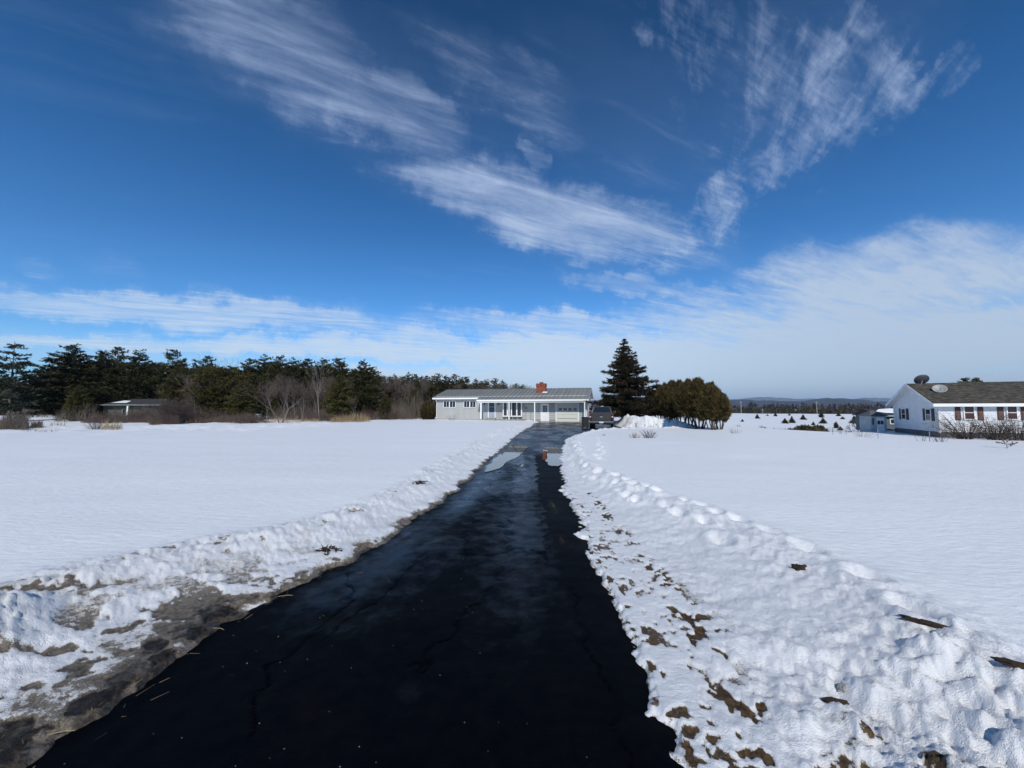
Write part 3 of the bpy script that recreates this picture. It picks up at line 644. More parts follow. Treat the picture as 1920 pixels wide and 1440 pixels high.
MB().box(cs0-.03, cs1+.03, cD0-.03, cD1+.03, ctop+.0, ctop+.06).build('cap', M['brick'], ch)
cx = (cs0+cs1)/2; MB().box(cx-.2, cx+.22, cD0+.2, cD1-.2, ctop+.06, ctop+.24).build('flue', mat('clay_flue', (.16, .07, .05), .9), ch)
MB().prism([(cD0-.3, rz(cD0-.3)+.06), (cD0-.02, rz(cD0)+.07), (cD0-.02, rz(cD0)+.14), (cD0-.3, rz(cD0-.3)+.08)], 'x', cs1-.35, cs1+.25).build('snow_patch', M['snow_plain'], house)
# gable side window and the ice under the corner post
MB().box(SR+.03, SR+.07, 2.0, 2.9, 1.2, 2.2).build('window', M['trim'], house)
MB().box(SR+.072, SR+.08, 2.08, 2.82, 1.28, 2.12).build('pane', M['glass'], house)
ic = MB(); s = hs(1098.5, -1.2)
for i in range(26):
    t = i/26; q = .05+.10*(1-t)*random.random(); ic.lathe((s+random.uniform(-.1, .1)*(1.3-t), -1.25+random.uniform(-.08, .08), .02+t*1.35), (random.uniform(-.2, .2), random.uniform(-.2, .2), 1), [(0, -.02), (q, .03), (q*.8, .12), (0, .2)], 7)
o = ic.build('ice_mound', M['ice'], smooth=True); o.matrix_world = Matrix.Translation((HX, HY, 0)) @ Matrix.Rotation(-HA, 4, 'Z'); tag(o, 'lumpy white ice built up around the corner porch post', 'ice')
p0 = house.matrix_basis @ Vector((2.0, -2.6, 0))
o = MB().box(-1.1, 1.2, -.35, .35, 0, .09).build('concrete_slab', M['concrete'], bevel=.02); o.location = (8.0, 43.2, .03); o.rotation_euler.z = -HA; tag(o, 'low pale concrete slab beside the garage door corner', 'slab')
# dark covered cart beside truck
g = empty('rubbish_bin', (5.75+.55, 33.2, 0), .1, label='dark plastic bin standing left of the truck near the garage', cat='bin'); bod = MB().hexa([(-.25, -.28, .08), (.25, -.28, .08), (.25, .28, .08), (-.25, .28, .08), (-.3, -.34, .95), (.3, -.34, .95), (.3, .34, .95), (-.3, .34, .95)]).build('body', M['black'], g, bevel=.02)
MB().hexa([(-.32, -.38, .955), (.32, -.38, .955), (.32, .38, .955), (-.32, .38, .955), (-.3, -.34, 1.02), (.3, -.34, 1.02), (.3, .34, 1.08), (-.3, .34, 1.08)]).build('lid', M['rubber'], g, bevel=.015)
for sx in (-.27, .27): MB().tube((sx-.03, .27, .1), (sx+.03, .27, .1), .1, n=14).build('wheel', M['rubber'], g)
g.location = (5.98, 31.5, 0); g.scale = (.8, .8, .85)

# ------------------------------------------------------------------ pickup truck
def make_truck():
    t = empty('pickup_truck', (7.15, 30.9, -.06), rad(-15), .96, label='grey pickup truck parked tail-on beside the garage under the spruce', cat='truck')
    P_ = M['truck_paint']; Wd = 1.0
    def arch(cy, r, z0, n=10): return [(cy+r*math.cos(a), z0+r*math.sin(a)) for a in np.linspace(math.pi, 0, n)]
    # bed
    prof = [(0.05, .62), (.05, 1.30), (1.95, 1.30), (1.95, .48)] + [(1.75, .48)] + [(p[0], p[1]) for p in arch(1.15, .50, .48)[::-1]] + [(.45, .50)]
    for sx in (-1, 1):
        a, b = (Wd-.12)*sx, Wd*sx
        MB().prism(prof, 'x', min(a, b), max(a, b)).build('bed_side', P_, t, bevel=.03)
    MB().box(-.88, .88, .1, 1.95, .62, .70).build('bed_floor', M['rubber'], t)
    MB().box(-.88, .88, .5, 1.85, .38, .61).build('underbody', M['black'], t)
    MB().box(-.85, .85, 1.88, 1.95, .70, 1.30).build('bed_front', P_, t)
    tg = MB().box(-.80, .80, 0.0, .08, .68, 1.29).build('tailgate', P_, t, bevel=.02)
    MB().box(-.81, .81, -.03, .09, 1.292, 1.335).build('tailgate_cap', M['black'], tg, bevel=.012)
    MB().box(-.72, .72, -.012, -.001, .76, .80).box(-.72, .72, -.012, -.001, 1.2, 1.23).build('crease', P_, tg)
    MB().box(-.11, .11, -.03, -.002, 1.14, 1.19).build('handle', M['black'], tg, bevel=.01)
    em = MB().lathe((0, -.002, 1.03), (0, -1, 0), [(0, .018), (.07, .016), (.085, 0)], 20).build('emblem', M['chrome'], tg); em.scale = (1.5, 1, .62); em.location.z = 1.03*(1-.62)
    for sx in (-1, 1):
        tl = MB().box(.815*sx if sx > 0 else -.99, .99 if sx > 0 else -.815, -.012, .10, .88, 1.27).build('tail_light', M['red_lens'], t, bevel=.02)
        MB().box((.84 if sx > 0 else -.965), (.965 if sx > 0 else -.84), -.022, -.011, 1.0, 1.07).build('reverse_lens', M['plate'], tl)
    MB().prism([(-.16, .50), (-.18, .56), (-.18, .66), (-.02, .68), (-.02, .50)], 'x', -.98, .98).build('bumper', mat('dull_bumper', (.12, .12, .115), .4, .1, metal=.5), t, bevel=.02)
    MB().box(-.17, .17, -.195, -.183, .52, .64).build('licence_plate', M['plate'], t)
    MB().tube((0, -.15, .42), (0, -.30, .42), .035).tube((0, -.28, .42), (0, -.28, .50), .02).lathe((0, -.28, .53), (0, 0, 1), [(0, -.03), (.03, 0), (0, .03)], 10).build('tow_hitch', M['chrome'], t)
    # cab, hood
    cabp = [(2.0, .48), (2.0, 1.30), (4.05, 1.28), (5.55, 1.16), (5.78, 1.05), (5.82, .55), (5.35, .45)] + arch(4.78, .50, .46)[::-1] + [(4.2, .42), (2.1, .42)]
    body = MB().prism(cabp, 'x', -Wd, Wd).build('cab_body', P_, t, bevel=.04)
    zb, zt = 1.302, 1.93
    lo = [(-.93, 2.02), (.93, 2.02), (.93, 4.15), (-.93, 4.15)]; hi = [(-.70, 2.35), (.70, 2.35), (.70, 3.45), (-.70, 3.45)]
    MB().hexa([(x, y, zb) for x, y in lo]+[(x, y, zt) for x, y in hi]).build('cab_roof', P_, t, bevel=.05)
    def lerp(p, q, k): return tuple(p[i]+(q[i]-p[i])*k for i in range(3))
    def glass(c00, c10, c11, c01, off, name, m0=.07, m1=.12):
        q = lambda u, v: lerp(lerp(c00, c10, u), lerp(c01, c11, u), v)
        pts = [q(m0, m1), q(1-m0, m1), q(1-m0, 1-m1), q(m0, 1-m1)]
        MB().add([tuple(p[i]+off[i]*k for i in range(3)) for k in (1.0, .2) for p in pts], [(0, 1, 2, 3), (7, 6, 5, 4), (0, 4, 5, 1), (1, 5, 6, 2), (2, 6, 7, 3), (3, 7, 4, 0)]).build(name, M['glass'], t)
    L3 = [(x, y, zb) for x, y in lo]; H3 = [(x, y, zt) for x, y in hi]
    glass(L3[0], L3[1], H3[1], H3[0], (0, -.014, .008), 'rear_window')
    glass(L3[1], L3[2], H3[2], H3[1], (.014, 0, .006), 'side_window'); glass(L3[3], L3[0], H3[0], H3[3], (-.014, 0, .006), 'side_window')
    glass(L3[2], L3[3], H3[3], H3[2], (0, .014, .008), 'windscreen')
    MB().box(-.12, .12, 2.33, 2.40, 1.915, 1.955).build('brake_light', M['plate'], t)
    for sx in (-1, 1):
        MB().box(.96 if sx > 0 else -1.22, 1.22 if sx > 0 else -.96, 3.85, 3.93, 1.30, 1.52).build('mirror', M['black'], t, bevel=.03)
        MB().box(.80*sx-.12, .80*sx+.12, 5.80, 5.84, .85, 1.03).build('headlight', M['plate'], t)
        for cy in (1.15, 4.78):
            x0 = (.74 if sx > 0 else -1.0)
            wh = MB().lathe((x0, cy, .40), (1, 0, 0), [(.2, 0), (.38, .0), (.40, .04), (.40, .22), (.38, .26), (.2, .26)], 26).build('wheel', M['rubber'], t, True)
            xo = x0+(.235 if sx > 0 else .0)
            MB().lathe((xo, cy, .40), (1, 0, 0), [(0, 0), (.19, 0), (.22, .025), (.19, .026), (0, .026)], 18).build('rim', M['chrome'], wh)
    for sx in (-1, 1):
        for y0_, y1_ in ((2.1, 3.1), (3.14, 4.1)):
            MB().box((1.001 if sx > 0 else -1.012), (1.012 if sx > 0 else -1.001), y0_, y1_, .55, 1.24).build('door', P_, t, bevel=.01)
    return t
make_truck()

# ------------------------------------------------------------------ white house on the right
WX, WY, WA, WZ = 37.6, 34.0, rad(25), -.95
wh = empty('white_house', (WX, WY, WZ), -WA, label='white clapboard house with brown shutters and dark shingle roof at right', cat='house')
def ws(px, D=0.0):
    r = (px-960)/F; return (r*(WY+math.cos(WA)*D)-WX-math.sin(WA)*D)/(math.cos(WA)+math.sin(WA)*r)
def wd(px):
    r = (px-960)/F; return (WX-r*WY)/(r*math.cos(WA)-math.sin(WA))
WL, WDp, EZ, WRZ = 17.0, 8.2, 3.02, 5.0
def wz(D): return WRZ-(WRZ-EZ-.14)/4.1*abs(4.1-D)
MB().box(0, WL, 0, WDp, .4, EZ).prism([(0, EZ), (WDp, EZ), (4.1, WRZ-.12)], 'x', 0, WL).build('wall', M['siding_white'], wh)
MB().box(-.03, WL+.03, -.03, WDp+.03, -.6, .50).build('foundation', M['concrete_dark'], wh)
EW = .16
FB = .505
bf = MB().prism([(0, 0), (-.008, 0), (-.022, .003), (-.022, .018), (-.004, EW-.003), (0, EW-.003)], 'x', 0, WL).mesh('siding_board', M['siding_white'])
for k in range(16): link('siding_board', bf, wh).location = (0, 0, FB+k*EW)
for k in range(28):
    z = FB+k*EW; a, b = 0.0, WDp
    zt_ = z+EW*.6
    if zt_ > wz(0)-.14:
        h_ = (WRZ-.14-zt_)/((WRZ-EZ-.14)/4.1)
        if h_ < .15: break
        a, b = 4.1-h_, 4.1+h_
    MB().prism([(0, z), (-.008, z), (-.022, z+.003), (-.022, z+.018), (-.004, z+EW-.003), (0, z+EW-.003)], 'y', a, b).build('siding_board', M['siding_white'], wh)
OV = .45; X0 = -.5
for sgn, nm in ((0, 'roof_front'), (1, 'roof_back')):
    ed = -OV if sgn == 0 else WDp+OV
    MB().hexa([(X0, ed, wz(ed)-.10), (WL+.4, ed, wz(ed)-.10), (WL+.4, 4.1, WRZ-.10), (X0, 4.1, WRZ-.10), (X0, ed, wz(ed)), (WL+.4, ed, wz(ed)), (WL+.4, 4.1, WRZ), (X0, 4.1, WRZ)]).build(nm, M['shingle'], wh)
sh = MB(); sl_len = math.hypot(4.1+OV, WRZ-wz(-OV)); nrow = 30; nu = np.array([0, 4.1+OV, WRZ-wz(-OV)])/sl_len
for r_ in range(nrow):
    t0 = r_/nrow; t1 = (r_+1.1)/nrow
    ya, za = -OV+(4.1+OV)*t0-.02, wz(-OV)+(WRZ-wz(-OV))*t0; yb, zb_ = -OV+(4.1+OV)*min(1, t1), wz(-OV)+(WRZ-wz(-OV))*min(1, t1)
    x = X0+(.15 if r_ % 2 else 0)
    while x < WL+.2:
        x1 = x+.3; th = .012+random.uniform(0, .012)
        sh.add([(x+.006, ya, za+.004), (x1-.006, ya, za+.004), (x1-.006, ya, za+.004+th), (x+.006, ya, za+.004+th), (x1-.006, yb, zb_+.005), (x+.006, yb, zb_+.005)], [(0, 1, 2, 3), (3, 2, 4, 5)])
        x = x1
tag(sh.build('shingle', M['shingle'], wh), kind='stuff')
MB().box(X0, WL+.4, -OV-.06, -OV-.002, wz(-OV)-.24, wz(-OV)+.02).build('gutter', M['trim'], wh)
MB().prism([(-OV, wz(-OV)-.22), (0, wz(-OV)-.22), (0, wz(-OV)-.12), (-OV, wz(-OV)-.12)], 'x', X0, WL).build('soffit', M['trim'], wh)
for a, b in ((-OV, 4.1), (WDp+OV, 4.1)):
    za = wz(a)
    MB().hexa([(X0-.03, a, za-.26), (X0, a, za-.26), (X0, b, WRZ-.26), (X0-.03, b, WRZ-.26), (X0-.03, a, za+.01), (X0, a, za+.01), (X0, b, WRZ+.01), (X0-.03, b, WRZ+.01)]).build('rake_board', M['siding_white'], wh)
    MB().hexa([(X0, a, za-.14), (0, a, za-.14), (0, b, WRZ-.14), (X0, b, WRZ-.14), (X0, a, za-.105), (0, a, za-.105), (0, b, WRZ-.105), (X0, b, WRZ-.105)]).build('soffit', M['siding_white'], wh)
MB().box(-.05, .05, -.05, -.0, .4, EZ-.05).box(-.05, .0, -.05, .1, .4, EZ-.05).build('corner_board', M['trim'], wh)
MB().box(-.05, .0, WDp-.1, WDp+.05, .4, EZ-.05).build('corner_board', M['trim'], wh)
# gable windows: drawn in a frame turned to the gable
def gable_window(D0, D1, z0, z1):
    g_ = empty('window', (0, 0, 0)); g_.parent = wh
    y = -.024
    f = MB(); fr = .07
    f.box(y-.06, y, D0, D1, z1-fr, z1).box(y-.07, y, D0, D1, z0, z0+fr).box(y-.06, y, D0, D0+fr, z0+fr, z1-fr).box(y-.06, y, D1-fr, D1, z0+fr, z1-fr).box(y-.05, y, D0+fr, D1-fr, (z0+z1)/2-.02, (z0+z1)/2+.02)
    f.build('frame', M['trim'], g_)
    MB().box(y-.03, y-.02, D0+fr, D1-fr, z0+fr, (z0+z1)/2-.02).build('pane', M['glass'], g_); MB().box(y-.03, y-.02, D0+fr, D1-fr, (z0+z1)/2+.02, z1-fr).build('pane', M['glass'], g_)
    for a in (D0-.48, D1+.06):
        s_ = MB().box(y-.035, y, a, a+.42, z0, z1)
        for k in range(14): zz_ = z0+.05+k*(z1-z0-.1)/14; s_.prism([(y-.05, zz_), (y-.035, zz_), (y-.035, zz_+.06)], 'y', a+.05, a+.37)
        s_.build('shutter', M['shutter_black'], wh)
gable_window(1.05, 1.95, 1.42, 2.55); gable_window(5.6, 6.5, 1.42, 2.55)
for (a, b, c_, d_, e_, f_) in ((1803.5, 1825, 1788, 1798.5, 1830, 1841), (1883.5, 1905, 1867, 1879, 1911, 1922.5)):
    s0, s1 = ws(a), ws(b); yy_ = WY-math.sin(WA)*s0; z0, z1 = at(a, 787, yy_).z-WZ, at(a, 760.5, yy_).z-WZ
    wnd = window(wh, s0, s1, z0, z1, -.024, 1, M['shade_brown'], fr=.07, rows=2, muntin=.05)
    for c0, c1 in ((ws(c_), ws(d_)), (ws(e_), ws(f_))):
        s_ = MB().box(c0, c1, -.06, -.024, z0-.04, z1-.02)
        for k in range(15): zz_ = z0+k*(z1-z0-.07)/15; s_.add([(c0+.06, -.061, zz_), (c1-.06, -.061, zz_), (c1-.06, -.08, zz_), (c0+.06, -.08, zz_), (c0+.06, -.061, zz_+.06), (c1-.06, -.061, zz_+.06)], [(0, 1, 2, 3), (3, 2, 5, 4)])
        s_.build('shutter', M['shutter_brown'], wh)
for s0 in (10.5, 14.2):
    window(wh, s0, s0+1.2, 1.22, 2.66, -.024, 1, M['shade_brown'], fr=.07, rows=2, muntin=.05)
MB().box(-.05, -.024, 3.75, 4.25, 4.05, 4.45).build('gable_vent', M['trim'], wh)
MB().box(-.14, -.024, -.02, .12, 2.85, 3.05).build('flood_light', M['black'], wh)
# satellite dishes
def dish(name, px, py, D, R_, m_, label, tilt, up):
    s = ws(px, D); loc = wh.matrix_basis @ Vector((s, D, wz(D)))
    p = at(px, py, loc.y)
    t = empty(name, loc, 0, label=label, cat='satellite dish')
    c = Vector((p.x, p.y-.1, p.z))-loc; ax = Vector(tilt).normalized()
    MB().lathe(c, ax, [(0, 0), (R_*.5, .04), (R_*.85, .12), (R_, .17), (R_, .19), (R_*.85, .14), (R_*.5, .06), (0, .02)], 28).build('reflector', m_, t, True)
    MB().tube((0, 0, -.05), c+Vector((0, 0, -.05)), .035).tube((0, .35, .05), c, .02).build('mount', M['grey_metal'], t)
    e = c+ax*.62+Vector((.0, 0, -.25)); MB().tube(c-Vector((0, 0, R_*.8))+ax*.1, e, .015).lathe(e, -ax, [(0, -.03), (.05, 0), (.05, .1), (0, .12)], 10).build('feed_arm', M['grey_metal'], t)
wh_m = Matrix.Translation((WX, WY, WZ)) @ Matrix.Rotation(-WA, 4, 'Z'); bpy.context.view_layer.update()
dish('satellite_dish', 1727.5, 713.5, 3.9, .56, M['dish_dark'], 'dark round satellite dish standing on the roof ridge by the gable peak', (.35, .75, .62), 1)
dish('satellite_dish', 1759, 731, 2.3, .50, M['dish_white'], 'pale round satellite dish on the front slope of the dark roof', (-.5, -.65, .72), 1)

# sheds left of the white house
def shed():
    c = at(1633, 766, 43.0); z = float(base_z(np.array([c.x]), np.array([43.0]))[0])+.05
    s = empty('garden_shed', (c.x, 42.3, z), rad(-12), label='small blue-grey shed with white door and grey hip roof', cat='shed')
    MB().box(-.62, .82, 0, 1.9, 0, 1.85).build('wall', M['shed'], s)
    for k in range(5): MB().box(-.617+k*.287, -.617+k*.287+.277, -.02, -.001, .02, 1.83).build('board', M['shed'], s)
    MB().add([(-.8, -.2, 1.84), (1.0, -.2, 1.84), (1.0, 2.1, 1.84), (-.8, 2.1, 1.84), (-.1, .95, 2.45), (.25, .95, 2.45)], [(0, 1, 5, 4), (1, 2, 5), (2, 3, 4, 5), (3, 0, 4), (3, 2, 1, 0)]).build('roof', mat('grey_shed_roof', (.10, .10, .105), .9, .2), s)
    d = MB().box(-.12, .58, -.05, -.021, .05, 1.70).build('door', M['siding_white'], s)
    for i in (0, 1): MB().box(-.06+.31*i, .20+.31*i, -.06, -.051, .95, 1.35).build('pane', M['glass'], d)
    MB().box(-.52, -.38, -.04, -.021, .9, 1.6).build('window', M['glass'], s)
    c = at(1648, 766, 44.6); z = float(base_z(np.array([c.x]), np.array([44.6]))[0])+.05
    s = empty('low_garage', (c.x, 44.6, z), rad(-12), label='low dark lean-to with a snow patch on its roof behind the shed', cat='outbuilding')
    MB().box(-.1, 3.4, 0, 4, 0, 1.85).build('wall', M['shed_dark'], s)
    MB().add([(-.4, -.35, 1.84), (3.7, -.35, 1.84), (3.7, 4.3, 1.84), (-.4, 4.3, 1.84), (-.4, 2.0, 2.62), (3.7, 2.0, 2.62)], [(0, 1, 5, 4), (2, 3, 4, 5), (0, 4, 3), (1, 2, 5), (3, 2, 1, 0)]).build('roof', M['dark_roof'], s)
    MB().box(-.4, 3.7, -.39, -.351, 1.74, 1.88).build('fascia', M['shed'], s)
    sn = MB(); pts = [(.3, 1.0), (.9, .6), (2.0, .45), (3.6, .45), (3.6, 1.7), (2.0, 1.75), (.8, 1.5)]
    f_ = lambda y: 1.84+(y+.35)*.332
    sn.add([(x, y, f_(y)+.01) for x, y in pts]+[(x*.96+.08, y*.9+.1, f_(y)+.14) for x, y in pts], [tuple(range(7))[::-1], tuple(range(7, 14))]+[(i, (i+1) % 7, 7+(i+1) % 7, 7+i) for i in range(7)])
    sn.build('snow_patch', M['snow_plain'], s, bevel=.03)
    window(s, .95, 1.75, .85, 1.5, -.003, 1, fr=.09)
shed()
# low house among the left pines
def low_house():
    c = at(243, 766, 53); s = empty('low_house', (c.x, 53, -.20), rad(8), label='low dark-roofed green house half hidden behind brush at left', cat='house')
    MB().box(-3.2, 3.9, 0, 6, -.2, 2.3).build('wall', M['green_wall'], s)
    MB().add([(-3.6, -.7, 2.28), (4.3, -.7, 2.28), (4.3, 6.7, 2.28), (-3.6, 6.7, 2.28), (-1.8, 3, 3.2), (3.4, 3, 3.2)], [(0, 1, 5, 4), (1, 2, 5), (2, 3, 4, 5), (3, 0, 4), (3, 2, 1, 0)]).build('roof', M['dark_roof'], s)
    MB().box(-3.6, 4.3, -.76, -.701, 2.24, 2.33).build('fascia', M['concrete'], s)
    MB().box(.1, .26, -.62, -.47, -.2, 2.279).build('porch_post', M['trim'], s)
    window(s, -.85, -.35, .9, 1.8, 0, 1, fr=.05, fm=M['concrete'])
    window(s, 1.2, 2.9, 1.1, 1.9, 0, 2, fr=.05, fm=M['black'])
    MB().add([(-2.5, .2, 2.58), (-.6, .2, 2.58), (-.9, 1.4, 2.88), (-1.9, 1.6, 2.93)], [(0, 1, 2, 3)]).build('snow_patch', M['snow_plain'], s)
low_house()

# ------------------------------------------------------------------ vegetation generators
def tris_about(C, D, L, Wd, jit=.5, rng=RNG):
    """one thin triangle per row: from C along D with length L and base width Wd"""
    n = len(C); D = D + rng.normal(0, jit, (n, 3)); D /= np.linalg.norm(D, axis=1)[:, None]+1e-9
    S = np.cross(D, rng.normal(0, 1, (n, 3))); S /= np.linalg.norm(S, axis=1)[:, None]+1e-9
    a = C - S*Wd[:, None]*.5; b = C + S*Wd[:, None]*.5; c = C + D*L[:, None]
    return np.stack([a, b, c], 1).reshape(-1, 3)
def tri_mesh(name, V_, m_): return mesh_np(name, V_, np.arange(len(V_)).reshape(-1, 3), m_)
def segs_mesh(name, S, m_, n=3):
    """tapering n-sided sticks from rows p0(3) p1(3) r0 r1"""
    S = np.array(S, float); p0 = S[:, :3]; p1 = S[:, 3:6]; d = p1-p0; d /= np.linalg.norm(d, axis=1)[:, None]+1e-9
    up = np.where(np.abs(d[:, 2:3]) < .9, [[0, 0, 1.]], [[1., 0, 0]]); a = np.cross(d, up); a /= np.linalg.norm(a, axis=1)[:, None]; b = np.cross(d, a)
    V_ = []
    for p, r in ((p0, S[:, 6]), (p1, S[:, 7])):
        for i in range(n): t = 2*math.pi*i/n; V_.append(p + (a*math.cos(t)+b*math.sin(t))*r[:, None])
    V_ = np.stack(V_, 1).reshape(-1, 3); k = len(S); off = np.arange(k)[:, None, None]*2*n
    f = np.array([[i, (i+1) % n, n+(i+1) % n, n+i] for i in range(n)])[None]
    return mesh_np(name, V_, (f+off).reshape(-1, 4), m_)
def conifer(H, R, prof, whorl, nb, rise, tuft, k, m_, trunk_m, seed, skip=.0, inner=.25, bare=.12, tw=.35, lenv=.35, lean=0.0, sub=True, tr=None, tip=.0, droop=0.0, az_bias=None):
    rg = np.random.default_rng(seed); C = []; Dv = []; Sz = []; B_ = []
    z = H*bare
    while z < H*.985:
        t = z/H; L0 = R*prof(t)
        nbr = max(3, int(nb*(.5+.5*prof(t))))
        a0 = rg.random()*6.28
        for i in range(nbr):
            if rg.random() < skip: continue
            a = a0+i*2*math.pi/nbr+rg.normal(0, .25); L = L0*(1+rg.normal(0, lenv)*.6)
            if az_bias: L *= az_bias(a, t)
            L = max(L, .15); zb = z+rg.normal(0, whorl*.3)
            dirh = np.array([math.cos(a), math.sin(a), 0]); el = rise+rg.normal(0, .06)
            m = max(4, int(L/tuft*1.7)); tf = tuft*min(1, .45+(1-t)*1.8); ts = np.linspace(inner, 1, m)
            pts = dirh[None]*(ts*L)[:, None]; pts[:, 2] = zb + ts*L*math.tan(el) - droop*L*ts**1.5*.5 + tip*L*ts**3
            pts[:, 0] += lean*z
            wdt = L*tw*(1-.55*ts)*np.sin(np.clip(ts*2.4, 0, math.pi/2))
            side = np.array([-math.sin(a), math.cos(a), 0])
            for q in range(3 if sub else 1):
                o_ = (rg.random(m)*2-1)*wdt
                C.append(pts+side[None]*o_[:, None]+rg.normal(0, tuft*.12, (m, 3))); dd = dirh[None]*.8+side[None]*(np.sign(o_)*.5)[:, None]; dd[:, 2] += .22; Dv.append(dd); Sz.append(np.full(m, tf)*(.7+.6*rg.random(m)))
            B_.append([lean*z, 0, zb-.05, *(pts[-1]*[.8, .8, 1]+np.array([0, 0, 0])), .02+L*.008, .008])
        z += whorl*(.75+.5*rg.random())*(1-.35*t)
    C = np.concatenate(C); Dv = np.concatenate(Dv); Sz = np.concatenate(Sz)
    Cr = np.repeat(C, k, 0)+rg.normal(0, .14, (len(C)*k, 3))*np.repeat(Sz, k)[:, None]; 
    V_ = tris_about(Cr, np.repeat(Dv, k, 0), np.repeat(Sz, k)*(.7+.6*rg.random(len(Cr))), np.repeat(Sz, k)*.30, .55, rg)
    crown = tri_mesh('crown', V_, m_)
    tr = tr or H*.016
    S = [[lean*H*t, 0, H*t-.4*(t == 0), lean*H*(t+.1), 0, H*(t+.1), tr*(1-t)+.02, tr*(.9-t)+.02] for t in np.arange(0, .95, .1)]
    trunk = segs_mesh('trunk', S, trunk_m, 8)
    limbs = segs_mesh('limbs', B_, trunk_m, 3)
    return crown, trunk, limbs
def tree_thing(name, meshes, loc, rz=0.0, scale=1.0, **k):
    t = empty(name, loc, rz, scale, **k)
    for me in meshes: link(me.name.split('.')[0], me, t)
    return t
def bare_tree(H, seed, trunk_m, twig_m, spread=.5, r0=.11, lim_levels=5, multi=1, ang=.55, rmin=.006):
    rr = random.Random(seed); T = []; Wg = []
    def grow(p, d, L, r, lv):
        n = 3; q = p
        for i in range(n):
            d = (d+Vector((rr.gauss(0, .09), rr.gauss(0, .09), rr.gauss(0, .04)+.03))).normalized(); e = q+d*(L/n); r1 = r*(1-.28/n*(i+1))
            (T if lv < 2 else Wg).append([*q, *e, max(r, rmin), max(r1, rmin*.8)])
            if lv >= 1 and lv < lim_levels and rr.random() < .55:
                s_ = d.orthogonal().normalized(); s_.rotate(Matrix.Rotation(rr.random()*6.28, 3, d)); grow(e, (d*.75+s_*ang*1.1).normalized(), L*.55, r1*.5, lv+2)
            q = e; r = r1
        if lv >= lim_levels:
            return
        nf = 2 if rr.random() < .45 else 3; a0 = rr.random()*6.28
        for k_ in range(nf):
            s_ = d.orthogonal().normalized(); s_.rotate(Matrix.Rotation(a0+k_*6.28/nf+rr.gauss(0, .3), 3, d))
            grow(q, (d+s_*ang*(.6+.6*rr.random())).normalized(), L*rr.uniform(.62, .85), r*.68, lv+1)
    for k_ in range(multi):
        a = rr.random()*6.28; b = spread*(.4+.6*rr.random()) if multi > 1 else .05
        grow(Vector((math.cos(a)*.1*(multi > 1), math.sin(a)*.1*(multi > 1), -.3)), Vector((math.cos(a)*b, math.sin(a)*b, 1)).normalized(), H*.30, r0, 0)
    top = max(s[5] for s in T+Wg); k_ = H/top; T = np.array(T); Wg = np.array(Wg); T[:, :6] *= k_; Wg[:, :6] *= k_
    return segs_mesh('trunk', T, trunk_m, 5), segs_mesh('crown', Wg, twig_m, 3)
def shrub(Hh, Rr, n, m_, seed, curve=.3, r=.012, kids=4, base=.15, lean=(0, 0)):
    rr = np.random.default_rng(seed); S = []
    for i in range(n):
        a = rr.random()*6.28; b = base*math.sqrt(rr.random()); o_ = Rr*(.25+.75*rr.random()**.7); hh = Hh*(.55+.45*rr.random())*math.sqrt(max(.12, 1-(o_/Rr/1.15)**2))
        p0 = np.array([math.cos(a)*b, math.sin(a)*b, -.2]); p2 = np.array([math.cos(a)*o_+lean[0]*hh, math.sin(a)*o_+lean[1]*hh, hh]); p1 = (p0+p2)/2+np.array([0, 0, curve*hh*rr.random()])
        prev = p0; N = 5
        for j in range(1, N+1):
            t = j/N; q = (1-t)**2*p0+2*t*(1-t)*p1+t*t*p2; S.append([*prev, *q, r*(1-.7*(j-1)/N), r*(1-.7*j/N)])
            if j >= 2:
                for c in range(kids):
                    dd = (q-prev); dd = dd/np.linalg.norm(dd)*.5+rr.normal(0, .38, 3); dd[2] = abs(dd[2])*.6+.1; S.append([*q, *(q+dd*Hh*.22*(.4+rr.random())), r*.42, r*.22])
            prev = q
    return segs_mesh('branches', S, m_, 3)

pine_prof = lambda t: (min(1, .62+1.3*t) if t < .28 else (1-(t-.28)/.76)**.80)
round_prof = lambda t: math.sqrt(max(.02, 1-((t-.42)/.60)**2))
PINES = [
    conifer(10, 3.3, pine_prof, .50, 8, .30, .36, 6, M['pine'], M['bark'], 21, skip=.12, bare=.06, lenv=.5, tw=.42),
    conifer(10, 3.1, pine_prof, .44, 9, .34, .36, 6, M['pine'], M['bark'], 22, skip=.08, bare=.05, lenv=.4, tw=.45),
    conifer(10, 2.5, lambda t: (.6+.5*t if t < .45 else (1-(t-.45)/.57)**.7), .5, 7, .38, .36, 6, M['pine'], M['bark'], 23, skip=.18, bare=.22, lenv=.5, tw=.42),
    conifer(10, 4.2, round_prof, .42, 11, .28, .40, 6, M['pine_olive'], M['bark'], 24, bare=.02, tw=.45, lenv=.45),
    conifer(10, 3.6, lambda t: (1-t)**.6*(.7+.9*min(t, .33)), .42, 10, .3, .38, 6, M['pine_olive'], M['bark'], 25, bare=.02, tw=.45, lenv=.4),
    conifer(10, 3.9, pine_prof, .70, 7, .10, .38, 6, M['pine_blue'], M['bark_grey'], 26, skip=.2, bare=.13, tw=.33, lenv=.45),
    conifer(3, 1.35, lambda t: max(.06, 1-t), .18, 9, .12, .22, 5, M['pine'], M['bark'], 27, bare=.03, tw=.45),
]
